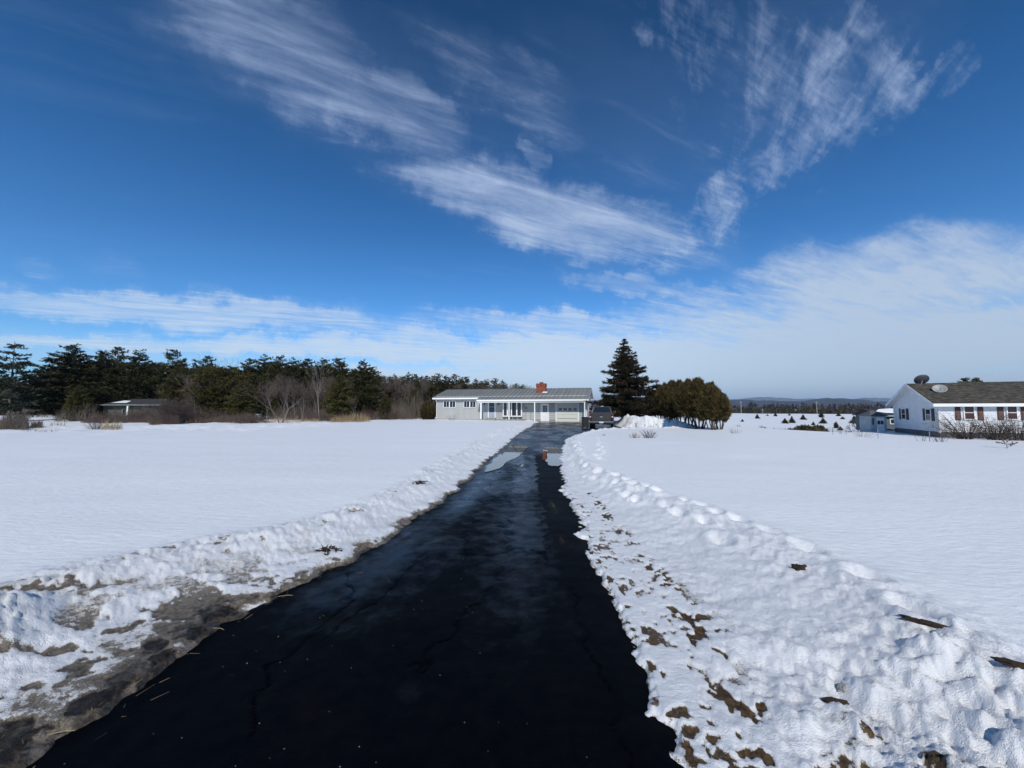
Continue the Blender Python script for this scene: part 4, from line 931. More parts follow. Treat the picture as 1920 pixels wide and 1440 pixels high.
BARE = [bare_tree(9, 31, M['bark_grey'], M['twig'], r0=.12), bare_tree(9, 32, M['bark_grey'], M['twig'], r0=.10, ang=.45), bare_tree(9, 35, M['bark_pale'], M['bark_pale'], r0=.13, ang=.40),
        bare_tree(9, 34, M['bark_grey'], M['twig'], multi=3, spread=.8, r0=.08, ang=.5, lim_levels=4), bare_tree(9, 37, M['bark_grey'], M['twig_grey'], r0=.08, ang=.38), bare_tree(9, 38, M['bark_grey'], M['twig_grey'], r0=.12, ang=.42, rmin=.016), bare_tree(9, 39, M['bark_grey'], M['twig'], r0=.12, ang=.50, rmin=.016)]
SMALL_BARE = [bare_tree(2.2, 71, M['bark_grey'], M['twig_grey'], r0=.07, ang=.5, rmin=.024, lim_levels=4), bare_tree(2.2, 72, M['bark_grey'], M['twig_grey'], r0=.07, ang=.42, rmin=.024, lim_levels=4)]
def put(kind, idx, px, top, Y, sx=1.0, label=None, group=None, cat='tree', rot=None, name=None, dz=0.0):
    c = at(px, top, Y); g = float(base_z(np.array([c.x]), np.array([Y]))[0])+.05+dz; H = c.z-g
    src = (PINES if kind == 'pine' else BARE)[idx]; Hs = 10.0 if kind == 'pine' else 9.0; s_ = H/Hs
    tree_thing(name or ('pine_tree' if kind == 'pine' else 'bare_tree'), src, (c.x, Y, g), rot if rot is not None else random.random()*6.28, (s_*sx, s_*sx, s_), label=label, group=group, cat=cat)
# individual trees of the left wood
put('pine', 5, 28, 640, 50, 1.0, 'tall open pine with tiered boughs at the far left edge', rot=.5)
put('pine', 1, 140, 648, 56, 1.32, 'broad dark pine, second tall tree from the left edge', rot=2.0)
put('pine', 4, 150, 722, 50, .85, 'low olive pine in front of the broad dark pine at left')
put('pine', 1, 196, 660, 60, .9, 'dark pine just right of the broad pine at left')
put('pine', 2, 222, 650, 64, .9, 'narrow flat-topped pine rising over its neighbours above the low house')
put('pine', 0, 263, 655, 60, .85, 'pine with gaps of sky between boughs, right above the low house')
put('pine', 2, 325, 655, 62, .85, 'spiky pine with thin pale trunk right of the low house')
put('pine', 1, 300, 690, 66, .9, 'shorter dark pine behind the round shrub', rot=1)
put('pine', 2, 390, 667, 64, .9, 'pine beside the bare tree that stands above the olive pines')
put('bare', 0, 422, 663, 66, 1.1, 'rounded bare tree showing against the sky above olive pines', rot=1.3)
put('pine', 3, 365, 692, 54, .85, 'bushy olive-green pine, left one of the low dense group', rot=1)
put('pine', 3, 415, 690, 52, .9, 'bushy olive-green pine, largest of the low dense group')
put('pine', 4, 455, 712, 50, .9, 'bushy olive-green pine, right end of the low dense group')
put('pine', 2, 470, 672, 66, 1.0, 'pine with open ragged top where the dense wood begins')
for px, tp, lb in ((497, 665, 'highest pine top of the dense wood, left part'), (526, 668, 'dark pine in the dense wood behind the leaning bare tree'), (550, 671, 'dark pine in the dense wood right of the leaning bare tree'),
                   (577, 672, 'dark pine in the dense wood left of the pale bare tree'), (606, 673, 'dark pine directly behind the pale bare tree'), (636, 671, 'pointed dark pine right of the pale bare tree')):
    put('pine', (1, 0, 1, 2, 1, 0)[(px//10) % 6], px, tp, 64+px % 5, 1.0, lb)
put('pine', 1, 683, 677, 54, 1.02, 'large dark rounded pine standing out at the right end of the dense wood', rot=.8)
put('pine', 4, 638, 702, 50, .95, 'olive pine in front of the pale bare tree')
put('pine', 4, 722, 742, 52, .9, 'small olive pine at the foot of the large dark pine')
put('pine', 4, 775, 732, 60, .8, 'small dark evergreen in the bare brush left of the grey house')
put('bare', 2, 602, 676, 50, .72, 'pale-barked bare tree standing out before dark pines', rot=.4)
put('bare', 3, 530, 697, 43, 1.1, 'grey bare tree with several spreading stems at the snow edge', rot=2.4)
put('bare', 4, 502, 712, 43, .8, 'thin bare tree at the snow edge, left of the spreading one')
put('bare', 0, 570, 705, 47, .9, 'grey bare tree with fine crown in front of the dark pines')
put('bare', 1, 668, 738, 45, .8, 'small thin bare tree in front of the large dark pine')
for i, (px, tp) in enumerate(((732, 706), (741, 703), (754, 706), (766, 698), (779, 701), (790, 706), (800, 704), (811, 705), (821, 700), (836, 705), (852, 701), (864, 706), (875, 706), (893, 711), (903, 714), (912, 711), (928, 709), (943, 714), (968, 719), (980, 721))):
    put('pine', (2, 1, 2, 0)[i % 4], px, tp, 70+(i*7) % 9, .85, 'small distant pine in the treeline behind the grey house', 'small pines behind the grey house')
for i in range(72):
    px = 708+i*4.0+random.uniform(-3, 3); tp = np.interp(px, [700, 760, 830, 900, 985], [700, 708, 714, 718, 722])+random.uniform(-4, 8)
    put('bare', (5, 6)[i % 2], px, tp, random.uniform(66, 84), .85, 'bare grey-brown tree in the wood behind the grey house', 'bare trees behind the grey house')
for i in range(34):
    px = 185+i*15.5+random.uniform(-6, 6)
    put('pine', i % 3, px, random.uniform(678, 705), random.uniform(74, 92), 1.1, 'dark pine deep in the left wood behind the front trees', 'pines deep in the left wood')
for i in range(34):
    px = random.uniform(300, 720)
    put('bare', (5, 1, 6)[i % 3], px, random.uniform(696, 726), random.uniform(50, 57), .85, 'thin bare tree mixed among the pines of the left wood', 'bare trees among the left pines')
for px, tp in ((1809, 708), (1829, 708)):
    put('pine', 4, px, tp, 70, .8, 'left of two dark tree tops above the dark roof' if px < 1815 else 'right of two dark tree tops above the dark roof', dz=0)

# big spruce by the truck
def spr_bias(a, t): return 1+.16*math.cos(a)*(1-t)
spr = conifer(8.6, 3.7, lambda t: max(.03, (1-t)**.92)*(1 if t > .1 else .9), .30, 11, -.02, .25, 7, M['spruce'], M['bark'], 41, skip=.06, inner=.12, bare=.115, tw=.27, lenv=.34, tip=.18, droop=.22, az_bias=spr_bias, tr=.16)
c = at(1170, 632, 37.0); tree_thing('spruce_tree', spr, (c.x, 37.0, .1), 0, (1, 1, (c.z-.1)/8.6*.985), label='tall dark conical spruce behind the parked truck', cat='tree')

# row of rounded cedars
def cedar(seed, H, R):
    """several upright plumes growing out of a clump of bare stems"""
    rg = np.random.default_rng(seed); V_ = []; cm = []; S = []
    for q in range(8):
        a = q*2.4+rg.normal(0, .3); o = R*(.0 if q == 0 else .38+.34*rg.random()); cx_, cy_ = math.cos(a)*o, math.sin(a)*o
        top = H*(1.0 if q == 0 else rg.uniform(.80, .99)-.12*(o/R)); bot = H*rg.uniform(.20, .30); rad_ = R*rg.uniform(.34, .46); n = 1050
        u = rg.normal(0, 1, (n, 3)); u /= np.linalg.norm(u, axis=1)[:, None]; rr_ = .62+.42*rg.random(n)**.6
        az_ = np.arctan2(u[:, 1], u[:, 0]); bump_ = 1+.12*np.sin(3*az_+q+u[:, 2]*3)+.10*np.sin(u[:, 2]*8+q*2)
        taper = 1-.28*np.clip(u[:, 2], 0, 1)
        C = np.stack([cx_+u[:, 0]*rad_*rr_*bump_*taper, cy_+u[:, 1]*rad_*rr_*bump_*taper, (top+bot)/2+u[:, 2]*(top-bot)/2*rr_**.5], -1)
        D = u*.6; D[:, 2] += .85; K = 4
        V_.append(tris_about(np.repeat(C, K, 0)+rg.normal(0, .05, (n*K, 3)), np.repeat(D, K, 0), .14+.16*rg.random(n*K), np.full(n*K, .06), .40, rg))
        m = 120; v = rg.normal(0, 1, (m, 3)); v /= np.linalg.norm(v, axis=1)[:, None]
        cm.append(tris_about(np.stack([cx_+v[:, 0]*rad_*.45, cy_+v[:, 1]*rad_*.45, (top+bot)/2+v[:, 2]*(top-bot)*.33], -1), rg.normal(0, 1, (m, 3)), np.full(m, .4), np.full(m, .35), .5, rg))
        p = [cx_*.25, cy_*.25, -.3]; tgt = [cx_, cy_, bot+.35*(top-bot)]
        for j in range(4):
            e = [p[0]+(tgt[0]-p[0])/(4-j)+rg.normal(0, .03), p[1]+(tgt[1]-p[1])/(4-j)+rg.normal(0, .03), p[2]+(tgt[2]-p[2])/(4-j)]; S.append([*p, *e, .052-.007*j, .045-.007*j]); p = e
    return tri_mesh('crown', np.concatenate(V_), M['cedar']), tri_mesh('inner_crown', np.concatenate(cm), M['cedar_core']), segs_mesh('trunk', S, M['bark'], 6)
CED = [cedar(51, 3.6, 1.15), cedar(52, 3.6, 1.3), cedar(53, 3.6, 1.05)]
row = [(1334, 811, 718, 25.9, 1.0, 'rightmost cedar of the row, rounded brown-green with leaning bare stems'), (1308, 808, 709, 27.2, 1.05, 'tallest rounded cedar near the right end of the row'),
       (1290, 804, 711, 29.4, .95, 'rounded cedar third from the right end of the row'), (1274, 800, 714, 31.6, 1.0, 'rounded cedar in the middle of the cedar row'),
       (1260, 798, 714, 33.8, .95, 'shaded rounded cedar just left of the row middle'), (1256, 795, 722, 35.4, 1.0, 'shaded rounded cedar third from the spruce'),
       (1246, 794, 719, 37.8, 1.0, 'shaded rounded cedar second from the spruce'), (1238, 792, 723, 40.2, 1.0, 'shaded rounded cedar next to the spruce')]
for i, (px, py, tp, Y, sx, lb) in enumerate(row):
    c = at(px, tp, Y); g_ = gz(c.x, Y); s_ = (c.z-g_)/3.62
    tree_thing('cedar_tree', CED[i % 3], (c.x, Y, g_-.05), random.random()*6, (s_*sx, s_*sx, s_), label=lb, cat='tree', group='row of rounded cedars')
c = at(1348, 738, 26.6); tree_thing('cedar_tree', CED[0], (c.x, 26.6, gz(c.x, 26.6)), 1.0, (.62, .62, .73), label='narrower lower cedar at the outer right edge of the row', cat='tree', group='row of rounded cedars')
c = at(802, 750, 50.5); tree_thing('cedar_tree', CED[1], (c.x, 50.5, -.7), 2.0, (.95, .8, .90), label='dark clipped cedar at the left corner of the grey house', cat='tree')

# shrubs before the white house
for i, (px, D, Hh, R_, ln, lb) in enumerate(((1806, -1.6, 2.3, 2.0, (-.5, 0), 'large leafless shrub leaning left over the house corner'), (1859, -1.6, 2.3, 1.6, (0, 0), 'leafless shrub between the two brown-shuttered windows'),
                                      (1900, -1.6, 2.2, 1.7, (.05, 0), 'leafless shrub in front of the rightmost window'))):
    s = ws(px, D); p = wh_m @ Vector((s, D, 0)); z = gz(p.x, p.y)
    t = empty('bare_shrub', (p.x, p.y, z), 0, label=lb, cat='shrub', group='leafless shrubs along the white house'); 
    link('branches', shrub(Hh, R_, 60, M['shrub_twig'], 60+i, curve=.10, r=.020, kids=3, base=.30, lean=ln), t)
# wispy small plants poking through the snow
def weeds(px, py, z, Hh, R_, n, m_, label, cat='shrub', name='dry_weeds', kids=2, r=.008, group=None):
    p = on_plane(px, py, z); t = link(name, shrub(Hh, R_, n, M[m_], int(px), r=r, kids=kids, base=.1)); t.location = (p.x, p.y, gz(p.x, p.y)); tag(t, label, cat, group)
weeds(1764, 841, -.35, .75, .5, 16, 'twig_red', 'thin reddish twigs in the snow right of a fence stake')
weeds(1616, 829, -.35, .6, .8, 14, 'twig_grey', 'pale tangled twigs in the snow before the shed')
weeds(1729, 838, -.35, .5, .3, 6, 'twig_grey', 'few thin stems in the snow left of a stake')
weeds(1580, 818, -.5, .5, .4, 8, 'twig_grey', 'small grey weeds in the snow near the crest')
weeds(1378, 815, .1, .35, .35, 14, 'twig_red', 'tiny brown clump alone on the snow right of the cedars')
weeds(1190, 822, .15, .26, .28, 40, 'straw', 'golden grass tuft in the snow below the truck bank', 'grass tuft', 'grass_tuft', 3)
weeds(1217, 822, .15, .42, .5, 30, 'twig', 'larger brown broken plant clump right of the golden tuft', 'plant', 'dry_plant', 3, .012)
weeds(1132, 818, .15, .12, .12, 10, 'twig', 'tiny dark clump on the snow edge before the truck')
weeds(848, 788, .15, .9, .8, 22, 'twig', 'leafless little shrub against the grey house under its window')
# little snow-dusted spruce at the right edge
def sapling():
    p = on_plane(1889, 853, -.18); g_ = gz(p.x, p.y); t = empty('spruce_sapling', (p.x, p.y, g_), 0, (.44, .44, .62), label='little open spruce sapling in the snow at the right edge', cat='tree')
    rg = np.random.default_rng(9); S = [[0, 0, -.2, .08, 0, 1.15, .02, .008]]; C = []; D = []
    for i in range(13):
        z = .05+i*.07; a = rg.random()*6.28 if i > 3 else (math.pi+rg.normal(0, .5) if i % 2 else rg.normal(0, .5)); L = (.85-.055*i)*(.6+.6*rg.random()); e = np.array([math.cos(a)*L, math.sin(a)*L, z+L*(.12+.60*rg.random())])
        b = np.array([0, 0, z]); S.append([*b, *e, .012, .006])
        for q in np.linspace(.3, 1, 14): C.append(b+(e-b)*q); D.append(e-b)
    C = np.array(C); D = np.array(D); D /= np.linalg.norm(D, axis=1)[:, None]; k = 6; C = np.repeat(C, k, 0); D = np.repeat(D, k, 0)
    link('crown', tri_mesh('crown', tris_about(C, D, np.full(len(C), .11), np.full(len(C), .03), .7, rg), mat('sapling_needles', (.11, .095, .075), .9, .2, island=.4)), t)
    link('trunk', segs_mesh('trunk', S, M['bark'], 5), t)
sapling()
# stakes
for px, y0, y1, lb in ((1562, 803, 822, 'thin metal stake in the snow near the crest, leftmost of the stakes'), (1587, 800, 816, 'thin stake standing left of the shed'), (1647, 812, 833, 'thin stake in the snow in front of the shed'),
                   (1744, 817, 839, 'dark stake in the snow before the white house corner'), (1899, 822, 845, 'thin stake behind the little spruce sapling')):
    p = on_plane(px, y1, -.35); g_ = gz(p.x, p.y); top = at(px, y0, p.y).z
    o = MB().tube((0, 0, -.2), (.01, 0, max(.5, top-g_)), .017, n=6).build('fence_stake', M['grey_metal']); o.location = (p.x, p.y, g_); tag(o, lb, 'stake', 'stakes in the snow')

# ------------------------------------------------------------------ thickets and brush (uncountable)
def thicket(name, spots, m_, label, kids=3, r=.014, seed=1, cat=None):
    """spots: x0,x1 pixel range, Y range, height range, count"""
    rg = np.random.default_rng(seed); S = []
    for (xa, xb, Ya, Yb, ha, hb, n) in spots:
        Y = Ya+(Yb-Ya)*rg.random(n); X = (xa+(xb-xa)*rg.random(n)-960)/F*Y; g_ = base_z(X, Y)+.1
        tx = (X/Y*F+960-xa)/(xb-xa); ed = ramp_s(np.minimum(tx, 1-tx)/.22)*ramp_s((Y-Ya)/(Yb-Ya)/.25+.25)
        dn = fbm(X*.35, Y*.4, 3, 5); keep = rg.random(n) < ramp_s((dn+.35*ed-.42)/.25); X, Y, g_, ed = X[keep], Y[keep], g_[keep], ed[keep]; n = len(X)
        cl = (.12+1.45*fbm(X*.45, Y*.4, 3, 2))*ed**.7; h = (ha+(hb-ha)*rg.random(n))*cl
        for x, y, z, hh in zip(X, Y, g_, h):
            e = np.array([x+rg.normal(0, .22)*hh, y+rg.normal(0, .15)*hh, z+hh]); b = np.array([x, y, z-.15]); S.append([*b, *e, r, r*.4])
            for q in range(kids):
                t = .25+.65*rg.random(); p = b+(e-b)*t; S.append([*p, *(p+np.array([rg.normal(0, .3), rg.normal(0, .2), .3+.3*rg.random()])*hh*.5), r*.6, r*.3])
    o = link(name, segs_mesh(name, S, m_, 3)); tag(o, label, kind='stuff'); return o
thicket('red_brush', [(150, 310, 42, 47, .8, 1.35, 1500), (290, 520, 42, 47, 1.1, 1.9, 1700), (330, 500, 40.5, 42, .9, 1.5, 900), (520, 800, 50, 56, 1.0, 2.0, 1800), (560, 700, 46, 50, .7, 1.5, 600), (280, 350, 37, 41, .9, 1.5, 500)], M['twig_red'], 'reddish-brown leafless brush along the edge of the snow', seed=3)
thicket('grey_brush', [(0, 60, 29, 33, .8, 1.3, 900), (100, 190, 46, 56, 1.0, 2.2, 500), (190, 300, 45, 50, 1.0, 1.9, 420), (690, 810, 54, 62, 1.5, 3.2, 1100), (480, 700, 52, 58, 1.4, 3.0, 1000), (700, 1000, 60, 66, 1.5, 3.4, 1300), (60, 85, 31, 34, .3, .6, 160), (0, 130, 60, 70, 1, 2.5, 500)], M['twig_grey'], 'grey leafless brush under the trees', seed=4)
thicket('dry_grass', [(500, 570, 42.5, 47, .5, 1.1, 300), (615, 700, 44, 48, .6, 1.2, 420), (190, 238, 29.3, 32, .35, .85, 300), (560, 610, 44.5, 46, .3, .6, 160), (95, 130, 33, 38, .3, .6, 60), (35, 120, 26, 29, .1, .3, 90)], M['straw'], 'golden dry grass standing in the snow by the brush', kids=1, r=.012, seed=5)
t = empty('round_shrub', (at(322, 766, 40.5).x, 40.5, 0), 0, label='round dark leafless shrub right of the low house', cat='shrub'); link('branches', shrub(2.9, 2.3, 230, M['twig'], 77, r=.018, kids=4, base=.5), t)
t = empty('small_shrub', (at(180, 805, 31).x, 31, gz(at(180, 805, 31).x, 31)), 0, label='small brown shrub beside the golden grass in the snow', cat='shrub'); link('branches', shrub(.7, .7, 60, M['twig'], 78, r=.01, kids=3, base=.2), t)

# ------------------------------------------------------------------ far field on the right
def mini_tree(kind, px, py, hp, Y, label, group=None, sx=1.0):
    c = at(px, py, Y); g_ = float(base_z(np.array([c.x]), np.array([Y]))[0])+.1; H = hp/F*Y
    src = PINES[6] if kind == 0 else PINES[1] if kind == 1 else SMALL_BARE[int(px) % 2]; Hs = 3 if kind == 0 else 10 if kind == 1 else 2.2
    tree_thing('young_conifer' if kind < 2 else 'young_bare_tree', src, (c.x, Y, g_-.1*H), random.random()*6, (H/Hs*sx, H/Hs*sx, H/Hs*1.1), label=label, cat='tree', group=group)
def depth_of(py):   # distance at which the far field shows at that height in the frame
    Ys = np.geomspace(62, 310, 60); xs = Ys*.75; zz_ = base_z(xs, Ys)+.17; pys = np.array([766+(1.6-z)*F/y for z, y in zip(zz_, Ys)]); i = int(np.argmin(np.abs(pys-py))); return float(Ys[i])
FT = [(0, 1420, 785, 9, 1.0, 'small cone-shaped evergreen at the left of the far field'), (0, 1392, 791, 5, 1.3, 'lowest little evergreen mound at the left of the far field'), (0, 1454, 780.5, 7, 1.0, 'small evergreen high on the far field, left of centre'),
      (0, 1480, 779, 4, 1.3, 'tiny flat evergreen at the far crest of the field'), (0, 1506, 787, 10, 1.1, 'lone cone evergreen in the middle of the far field'), (0, 1472, 794, 10, 1.3, 'left of two touching evergreens in the far field'),
      (0, 1485, 793, 13, .9, 'right of two touching evergreens in the far field'), (1, 1540, 783, 10, 1.3, 'wide dark evergreen with visible trunk high on the far field'), (0, 1543.5, 793.5, 11, 1.2, 'dense evergreen below the wide dark one'),
      (0, 1572.5, 780.5, 6, 1.5, 'flat evergreen upper right in the far field'), (0, 1580, 786, 5, 1.8, 'low spreading evergreen under the flat one'), (0, 1602, 793, 15, 1.0, 'big round evergreen nearest the shed'),
      (1, 1568, 803, 13, 1.0, 'layered young evergreen behind the leftmost stake'), (0, 1576, 808, 8, 1.3, 'squat evergreen right beside the layered young one'), (0, 1439, 779.5, 3, 1.8, 'dark low bush at the crest of the far field'), (0, 1525, 797, 7, 1.1, 'small rounded evergreen above the hedgerow')]
for k_, px, py, hp, sx, lb in FT: mini_tree(k_, px, py, hp, depth_of(py), lb, 'young evergreens in the far field', sx)
for px, py, hp, lb in ((1382, 799, 24, 'rounded bare tree in the far field, right of the cedars'), (1372, 799, 18, 'bare tree between the cedars and the rounded bare tree'), (1359, 797, 16, 'bare tree closest to the cedar row'), (1430, 803, 23, 'slender bare tree standing alone in the far field'),
                       (1452.5, 803, 18, 'forked bare tree right of the slender one'), (1401, 798, 8, 'tiny bare tree at the edge of the far field'), (1507, 806, 18, 'bare tree in the hedgerow'), (1522, 806, 20, 'bare tree right end of the hedgerow'), (1545, 806, 15, 'bare tree left of the layered evergreen'), (1588, 803, 14, 'bare tree in front of the big round evergreen'), (1608, 808, 30, 'pale bare tree against the shed corner'), (1601, 808, 22, 'bare twiggy tree just left of the shed')):
    mini_tree(2, px, py, hp, 64.0, lb, 'young bare trees in the far field', .9)
def hedge():
    rg = np.random.default_rng(12); n = 2600; px = 1462+86*rg.random(n); Y = 60+5*rg.random(n); X = (px-960)/F*Y; g_ = base_z(X, Y)
    hh = .8*fbm(X*.7, Y*.7, 3, 1)*2*rg.random(n)*np.interp(px, [1460, 1475, 1540, 1550], [.3, 1, 1, .2])
    C = np.stack([X, Y, g_+hh+.6], -1); V_ = tris_about(C, np.tile([0, 0, 1.], (n, 1)), np.full(n, .5), np.full(n, .3), .6, rg)
    tag(link('hedgerow', tri_mesh('hedgerow', V_, M['pine'])), 'dark low hedgerow beyond the edge of the near snow', kind='stuff')
    S = []
    for i in range(420):
        p = 1350+230*rg.random(); Yy = 58+5*rg.random(); x = (p-960)/F*Yy; z = float(base_z(np.array([x]), np.array([Yy]))[0]); h = 1.0+.8*rg.random(); S.append([x, Yy, z, x+rg.normal(0, .3), Yy, z+h, .02, .01])
    tag(link('field_edge_weeds', segs_mesh('field_edge_weeds', S, M['twig'], 3)), 'thin dark weeds along the dip behind the near snow', kind='stuff')
hedge()
# distant belts of trees
def far_belt(name, az0, az1, r0, r1, h0, h1, n, m_, seed, label, z0=-8):
    rg = np.random.default_rng(seed); a = np.radians(az0+(az1-az0)*rg.random(n)); r = r0+(r1-r0)*rg.random(n); X = np.sin(a)*r; Y = np.cos(a)*r; g_ = base_z(X, Y)
    H = (h0+(h1-h0)*fbm(np.degrees(a)*1.7, r/60, 3, 1)*1.3); k = 16
    Xr, Yr, gr, Hr = (np.repeat(q, k) for q in (X, Y, g_, H)); t = rg.random(n*k); wd_ = 2.6*(1.05-t)*Hr/10
    C = np.stack([Xr+rg.normal(0, 1, n*k)*wd_, Yr+rg.normal(0, 1, n*k)*wd_, gr+t*Hr], -1)
    V_ = tris_about(C, np.tile([0, 0, 1.], (n*k, 1)), 1.2+Hr*.14, .9+Hr*.07, .6, rg)
    tag(link(name, tri_mesh(name, V_, m_)), label, kind='stuff')
far_belt('distant_woods', -58, 58, 420, 620, 4.5, 11, 4200, mat('distant_tree', (.05, .042, .036), .9, .3, .02, island=.5), 1, 'brown distant woods beyond the far field')
far_belt('distant_pines', -58, 58, 370, 420, .5, 4.5, 700, M['pine'], 2, 'dark distant pines along the far crest')
far_belt('left_distant_woods', -58, -44, 150, 190, 5, 9, 700, mat('distant_brown_tree', (.06, .05, .04), .9, .3, .1, island=.5), 3, 'brown treeline in the gap between the left pines')
# utility poles
for px, y0, Y, lb in ((1389, 752, 300, 'tall pale utility pole at the left end of the far field'), (1430, 767, 330, 'short far utility pole left of centre in the far field'), (1492, 767, 330, 'short far utility pole in the middle of the far field'), (1531, 753, 290, 'tall pale utility pole in the middle of the far field')):
    c = at(px, y0, Y); g_ = float(base_z(np.array([c.x]), np.array([float(Y)]))[0]); t = empty('utility_pole', (c.x, Y, g_), 0, label=lb, cat='utility pole', group='utility poles across the far field')
    MB().tube((0, 0, -.5), (0, 0, c.z-g_), .22, .16, 8).build('pole', M['pole'], t); MB().box(-1.2, 1.2, -.06, .06, c.z-g_-.7, c.z-g_-.5).build('crossarm', M['pole'], t)
# hills
def hills(name, R0, R1, prof, m_, seed, label):
    az = np.radians(np.arange(-75, 75, .12)); r = np.linspace(R0, R1, 26); A, R = np.meshgrid(az, r); x = np.sin(A)*R; y = np.cos(A)*R
    t = (R-R0)/(R1-R0); px = 960+F*np.tan(np.clip(A, -1.2, 1.2)); h = np.interp(px, prof[0], prof[1])
    top = CAMH + h/F*(R0+R1)/2*np.cos(A)
    bump_ = np.sin(np.clip(t, 0, 1)*math.pi)**.8
    z = -14+(top+14)*bump_ + (fbm(x/500, y/500, 4, seed)-.5)*60*bump_*np.sin(t*math.pi*.9) + (fbm(x/90, y/90, 3, seed)-.5)*14*bump_
    n, k = len(az), len(r); i = np.arange(k-1)[:, None]*n; j = np.arange(n-1)[None]
    Fq = np.stack([i+j, i+j+1, i+n+j+1, i+n+j], -1).reshape(-1, 4)
    tag(link(name, mesh_np(name, np.stack([x.ravel(), y.ravel(), z.ravel()], -1), Fq, m_, True)), label, kind='structure')
def hill_mat(name, a, b, thr):
    m = bpy.data.materials.new(name); m.use_nodes = True; t = NT(m.node_tree); bs = m.node_tree.nodes['Principled BSDF']; pos = t.n('ShaderNodeNewGeometry').outputs['Position']
    c = t.mix(t.rng(t.noise(pos, .012, 5, .65), .35, .65), a, b); mp = t.n('ShaderNodeMapping'); t.put(mp.inputs[0], pos); mp.inputs['Scale'].default_value = (.4, 1, 3)
    c = t.mix(t.rng(t.noise(mp.outputs[0], .0021, 4, .6), thr, thr+.03), c, (.7, .74, .8, 1)); t.put(bs.inputs['Base Color'], c); bs.inputs['Roughness'].default_value = .95
    bn = t.n('ShaderNodeBump'); bn.inputs['Strength'].default_value = 1; bn.inputs['Distance'].default_value = 12; t.put(bn.inputs['Height'], t.noise(pos, .03, 4, .7)); t.put(bs.inputs['Normal'], bn.outputs[0]); return m
hills('hill', 3600, 5200, ([-4000, 0, 300, 900, 1340, 1400, 1450, 1500, 1540, 1600, 1660, 1920, 5000], [10, 12, 14, 12, 15, 16, 15.5, 14, 16.5, 15.5, 14, 12, 10]), hill_mat('wooded_hill', (.03, .033, .035, 1), (.055, .05, .05, 1), .66), 1, 'low wooded blue hills beyond the far field')
hills('far_hill', 7600, 10000, ([-4000, 0, 600, 1200, 1365, 1440, 1490, 1530, 1570, 1620, 1660, 1700, 5000], [12, 15, 14, 15, 17, 22, 18, 19, 16, 20.5, 19.5, 17, 12]), hill_mat('snowy_wooded_hill', (.10, .11, .12, 1), (.25, .27, .30, 1), .70), 4, 'paler snow-dusted hills on the horizon')

# ------------------------------------------------------------------ small debris near the camera
def chunk(px, py, z, L, w_, h_, rot, label, name='bark_piece', cat='bark', seed=0, m_='wood_debris'):
    p = on_plane(px, py, z); rg = np.random.default_rng(seed+int(px)); b = bmesh.new(); bmesh.ops.create_icosphere(b, subdivisions=3, radius=1)
    for v in b.verts:
        n_ = .45+1.05*float(fbm(v.co.x*3.2+px, v.co.y*3+v.co.z*2.3, 4, 1)) + rg.normal(0, .05); v.co *= 1/max(abs(v.co.x), abs(v.co.y), abs(v.co.z))**.7; v.co = Vector((v.co.x*L*n_, v.co.y*w_*n_, v.co.z*h_*n_))
    me = bpy.data.meshes.new(name); b.to_mesh(me); b.free(); me.materials.append(M[m_]); o = link(name, me); o.location = (p.x, p.y, gz(p.x, p.y)+h_*.35); o.rotation_euler = (0, 0, rad(rot)); tag(o, label, cat)
chunk(1735, 1174, .2, .105, .026, .013, -42, 'long piece of rotten bark lying on the smooth right snow')
chunk(1908, 1273, .2, .080, .026, .013, -38, 'piece of bark cut by the right edge of the frame')
chunk(1497, 1057, .2, .05, .04, .03, 10, 'small brown clod on the snow beside the footprints', 'dirt_clod', 'clod')
chunk(1563, 1289, .12, .055, .014, .014, -8, 'short reddish stick lying in the lumpy snow', 'stick', 'stick')
chunk(1578, 1255, .15, .03, .02, .015, 30, 'small grey clod above the reddish stick', 'dirt_clod', 'clod', m_='stone')
def leaves(px, py, R_, n, label):
    p = on_plane(px, py, .2); rg = np.random.default_rng(int(px)); C = np.stack([rg.normal(0, R_, n), rg.normal(0, R_, n), np.abs(rg.normal(0, R_*.25, n))], -1); D = rg.normal(0, 1, (n, 3)); D[:, 2] *= .35
    o = link('leaf_clump', tri_mesh('leaf_clump', tris_about(C, D, .03+.05*rg.random(n), np.full(n, .028), .2, rg), M['wood_debris'])); o.location = (p.x, p.y, gz(p.x, p.y)+.005); tag(o, label, 'leaves')
leaves(790, 905, .07, 60, 'dark leaf clump on the left snow ridge')
leaves(615, 1008, .05, 46, 'brown leaf clump on the left snow ridge nearer the camera')
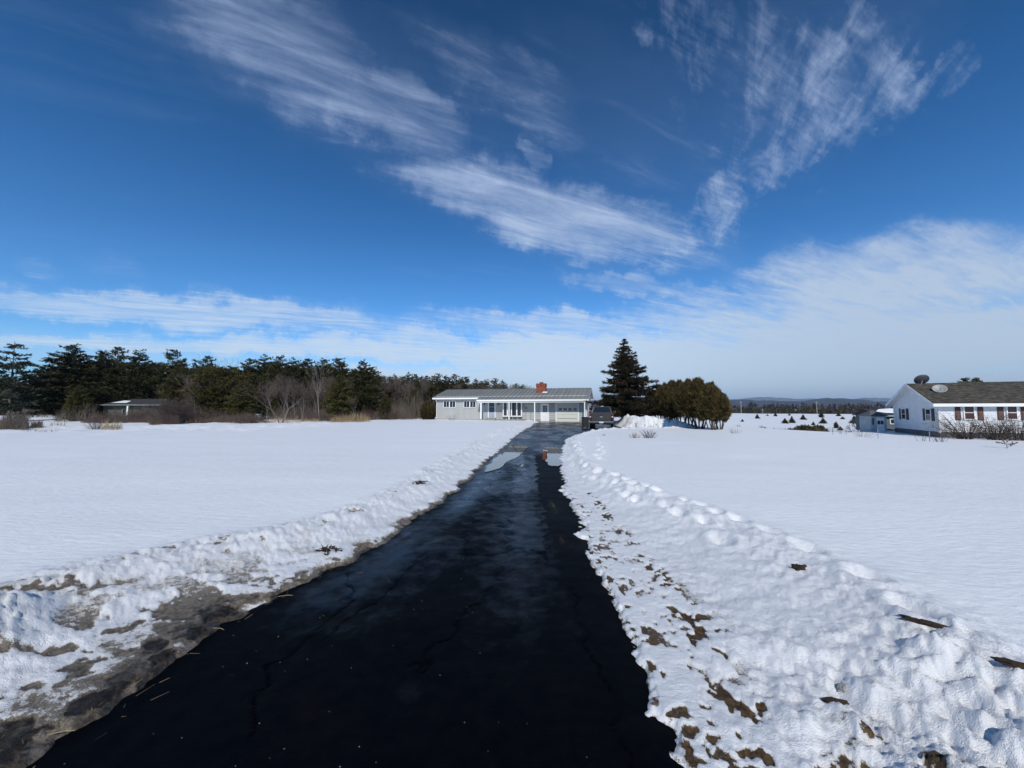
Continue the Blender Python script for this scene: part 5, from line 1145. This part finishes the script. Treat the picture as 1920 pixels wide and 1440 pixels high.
def scatter():
    rg = np.random.default_rng(31); S = []
    for i in range(110):
        y = 1.4+3.0*rg.random()**1.2; e = np.interp(y, [1.5, 2.9, 3.45, 4.7], [-2.2, -2.2, -1.92, -1.57]); x = e+.16*rg.normal(0, 1)-.08; z = max(gz(x, y), .0)+.008
        a = rg.random()*6.28; L = .02+.07*rg.random()**2; S.append([x, y, z, x+math.cos(a)*L, y+math.sin(a)*L, z+.01*rg.random(), .0009, .0005])
    tag(link('straw_litter', segs_mesh('straw_litter', S, M['straw'], 3)), 'bits of straw along the left edge of the asphalt', kind='stuff')
    V_ = []; 
    for i in range(220):
        y = 1.5+7*rg.random()**1.5; x = np.interp(y, [1.5, 4.7, 8], [-1.3, -.5, 0])+rg.normal(0, .75)
        if drive_sd(np.array([x]), np.array([y]))[0] > -.05: continue
        s_ = .0018+.0022*rg.random(); z = .004+float((fbm(np.array([x*1.1]), np.array([y*1.1]), 3, 4)-.5)[0])*.03; c = np.array([x, y, z+s_*.4]); o = np.array([[1, 0, 0], [-.5, .87, 0], [-.5, -.87, 0], [0, 0, 1.]])*s_+rg.normal(0, s_*.2, (4, 3))
        for f in ((0, 1, 3), (1, 2, 3), (2, 0, 3)): V_ += [c+o[q] for q in f]
    tag(link('gravel', tri_mesh('gravel', np.array(V_), M['stone'])), 'pale grit scattered on the black asphalt', kind='stuff')
scatter()
for px, py, L, rot, lb in ((535, 1118, .12, 8, 'pale straw stalk on the asphalt near the snow edge'), (410, 1180, .10, -15, 'pale stalk where dirt meets asphalt at left'), (115, 1375, .11, 12, 'pale twig in the dark dirt at the lower left'), (255, 1285, .10, 100, 'thin upright-looking stalk across the left dirt')):
    p = on_plane(px, py, .02); o = MB().tube((-L/2, 0, 0), (L*.1, .006, .004), .0022, .002, 5).tube((L*.1, .006, .004), (L/2, 0, .002), .002, .0012, 5).build('straw_stalk', M['straw']); o.location = (p.x, p.y, max(gz(p.x, p.y), .01)+.012); o.rotation_euler.z = rad(rot); tag(o, lb, 'straw')

# ------------------------------------------------------------------ haze
def haze():
    m = bpy.data.materials.new('haze'); m.use_nodes = True; nt = m.node_tree; nt.nodes.clear()
    v = nt.nodes.new('ShaderNodeVolumePrincipled'); v.inputs['Density'].default_value = 8e-5; v.inputs['Color'].default_value = (.52, .72, 1, 1); v.inputs['Anisotropy'].default_value = .1
    o_ = nt.nodes.new('ShaderNodeOutputMaterial'); nt.links.new(v.outputs[0], o_.inputs['Volume'])
    o = MB().box(-12500, 12500, -12500, 12500, -40, 345).build('haze', m); tag(o, 'thin blue air over the distance', kind='stuff')
haze()
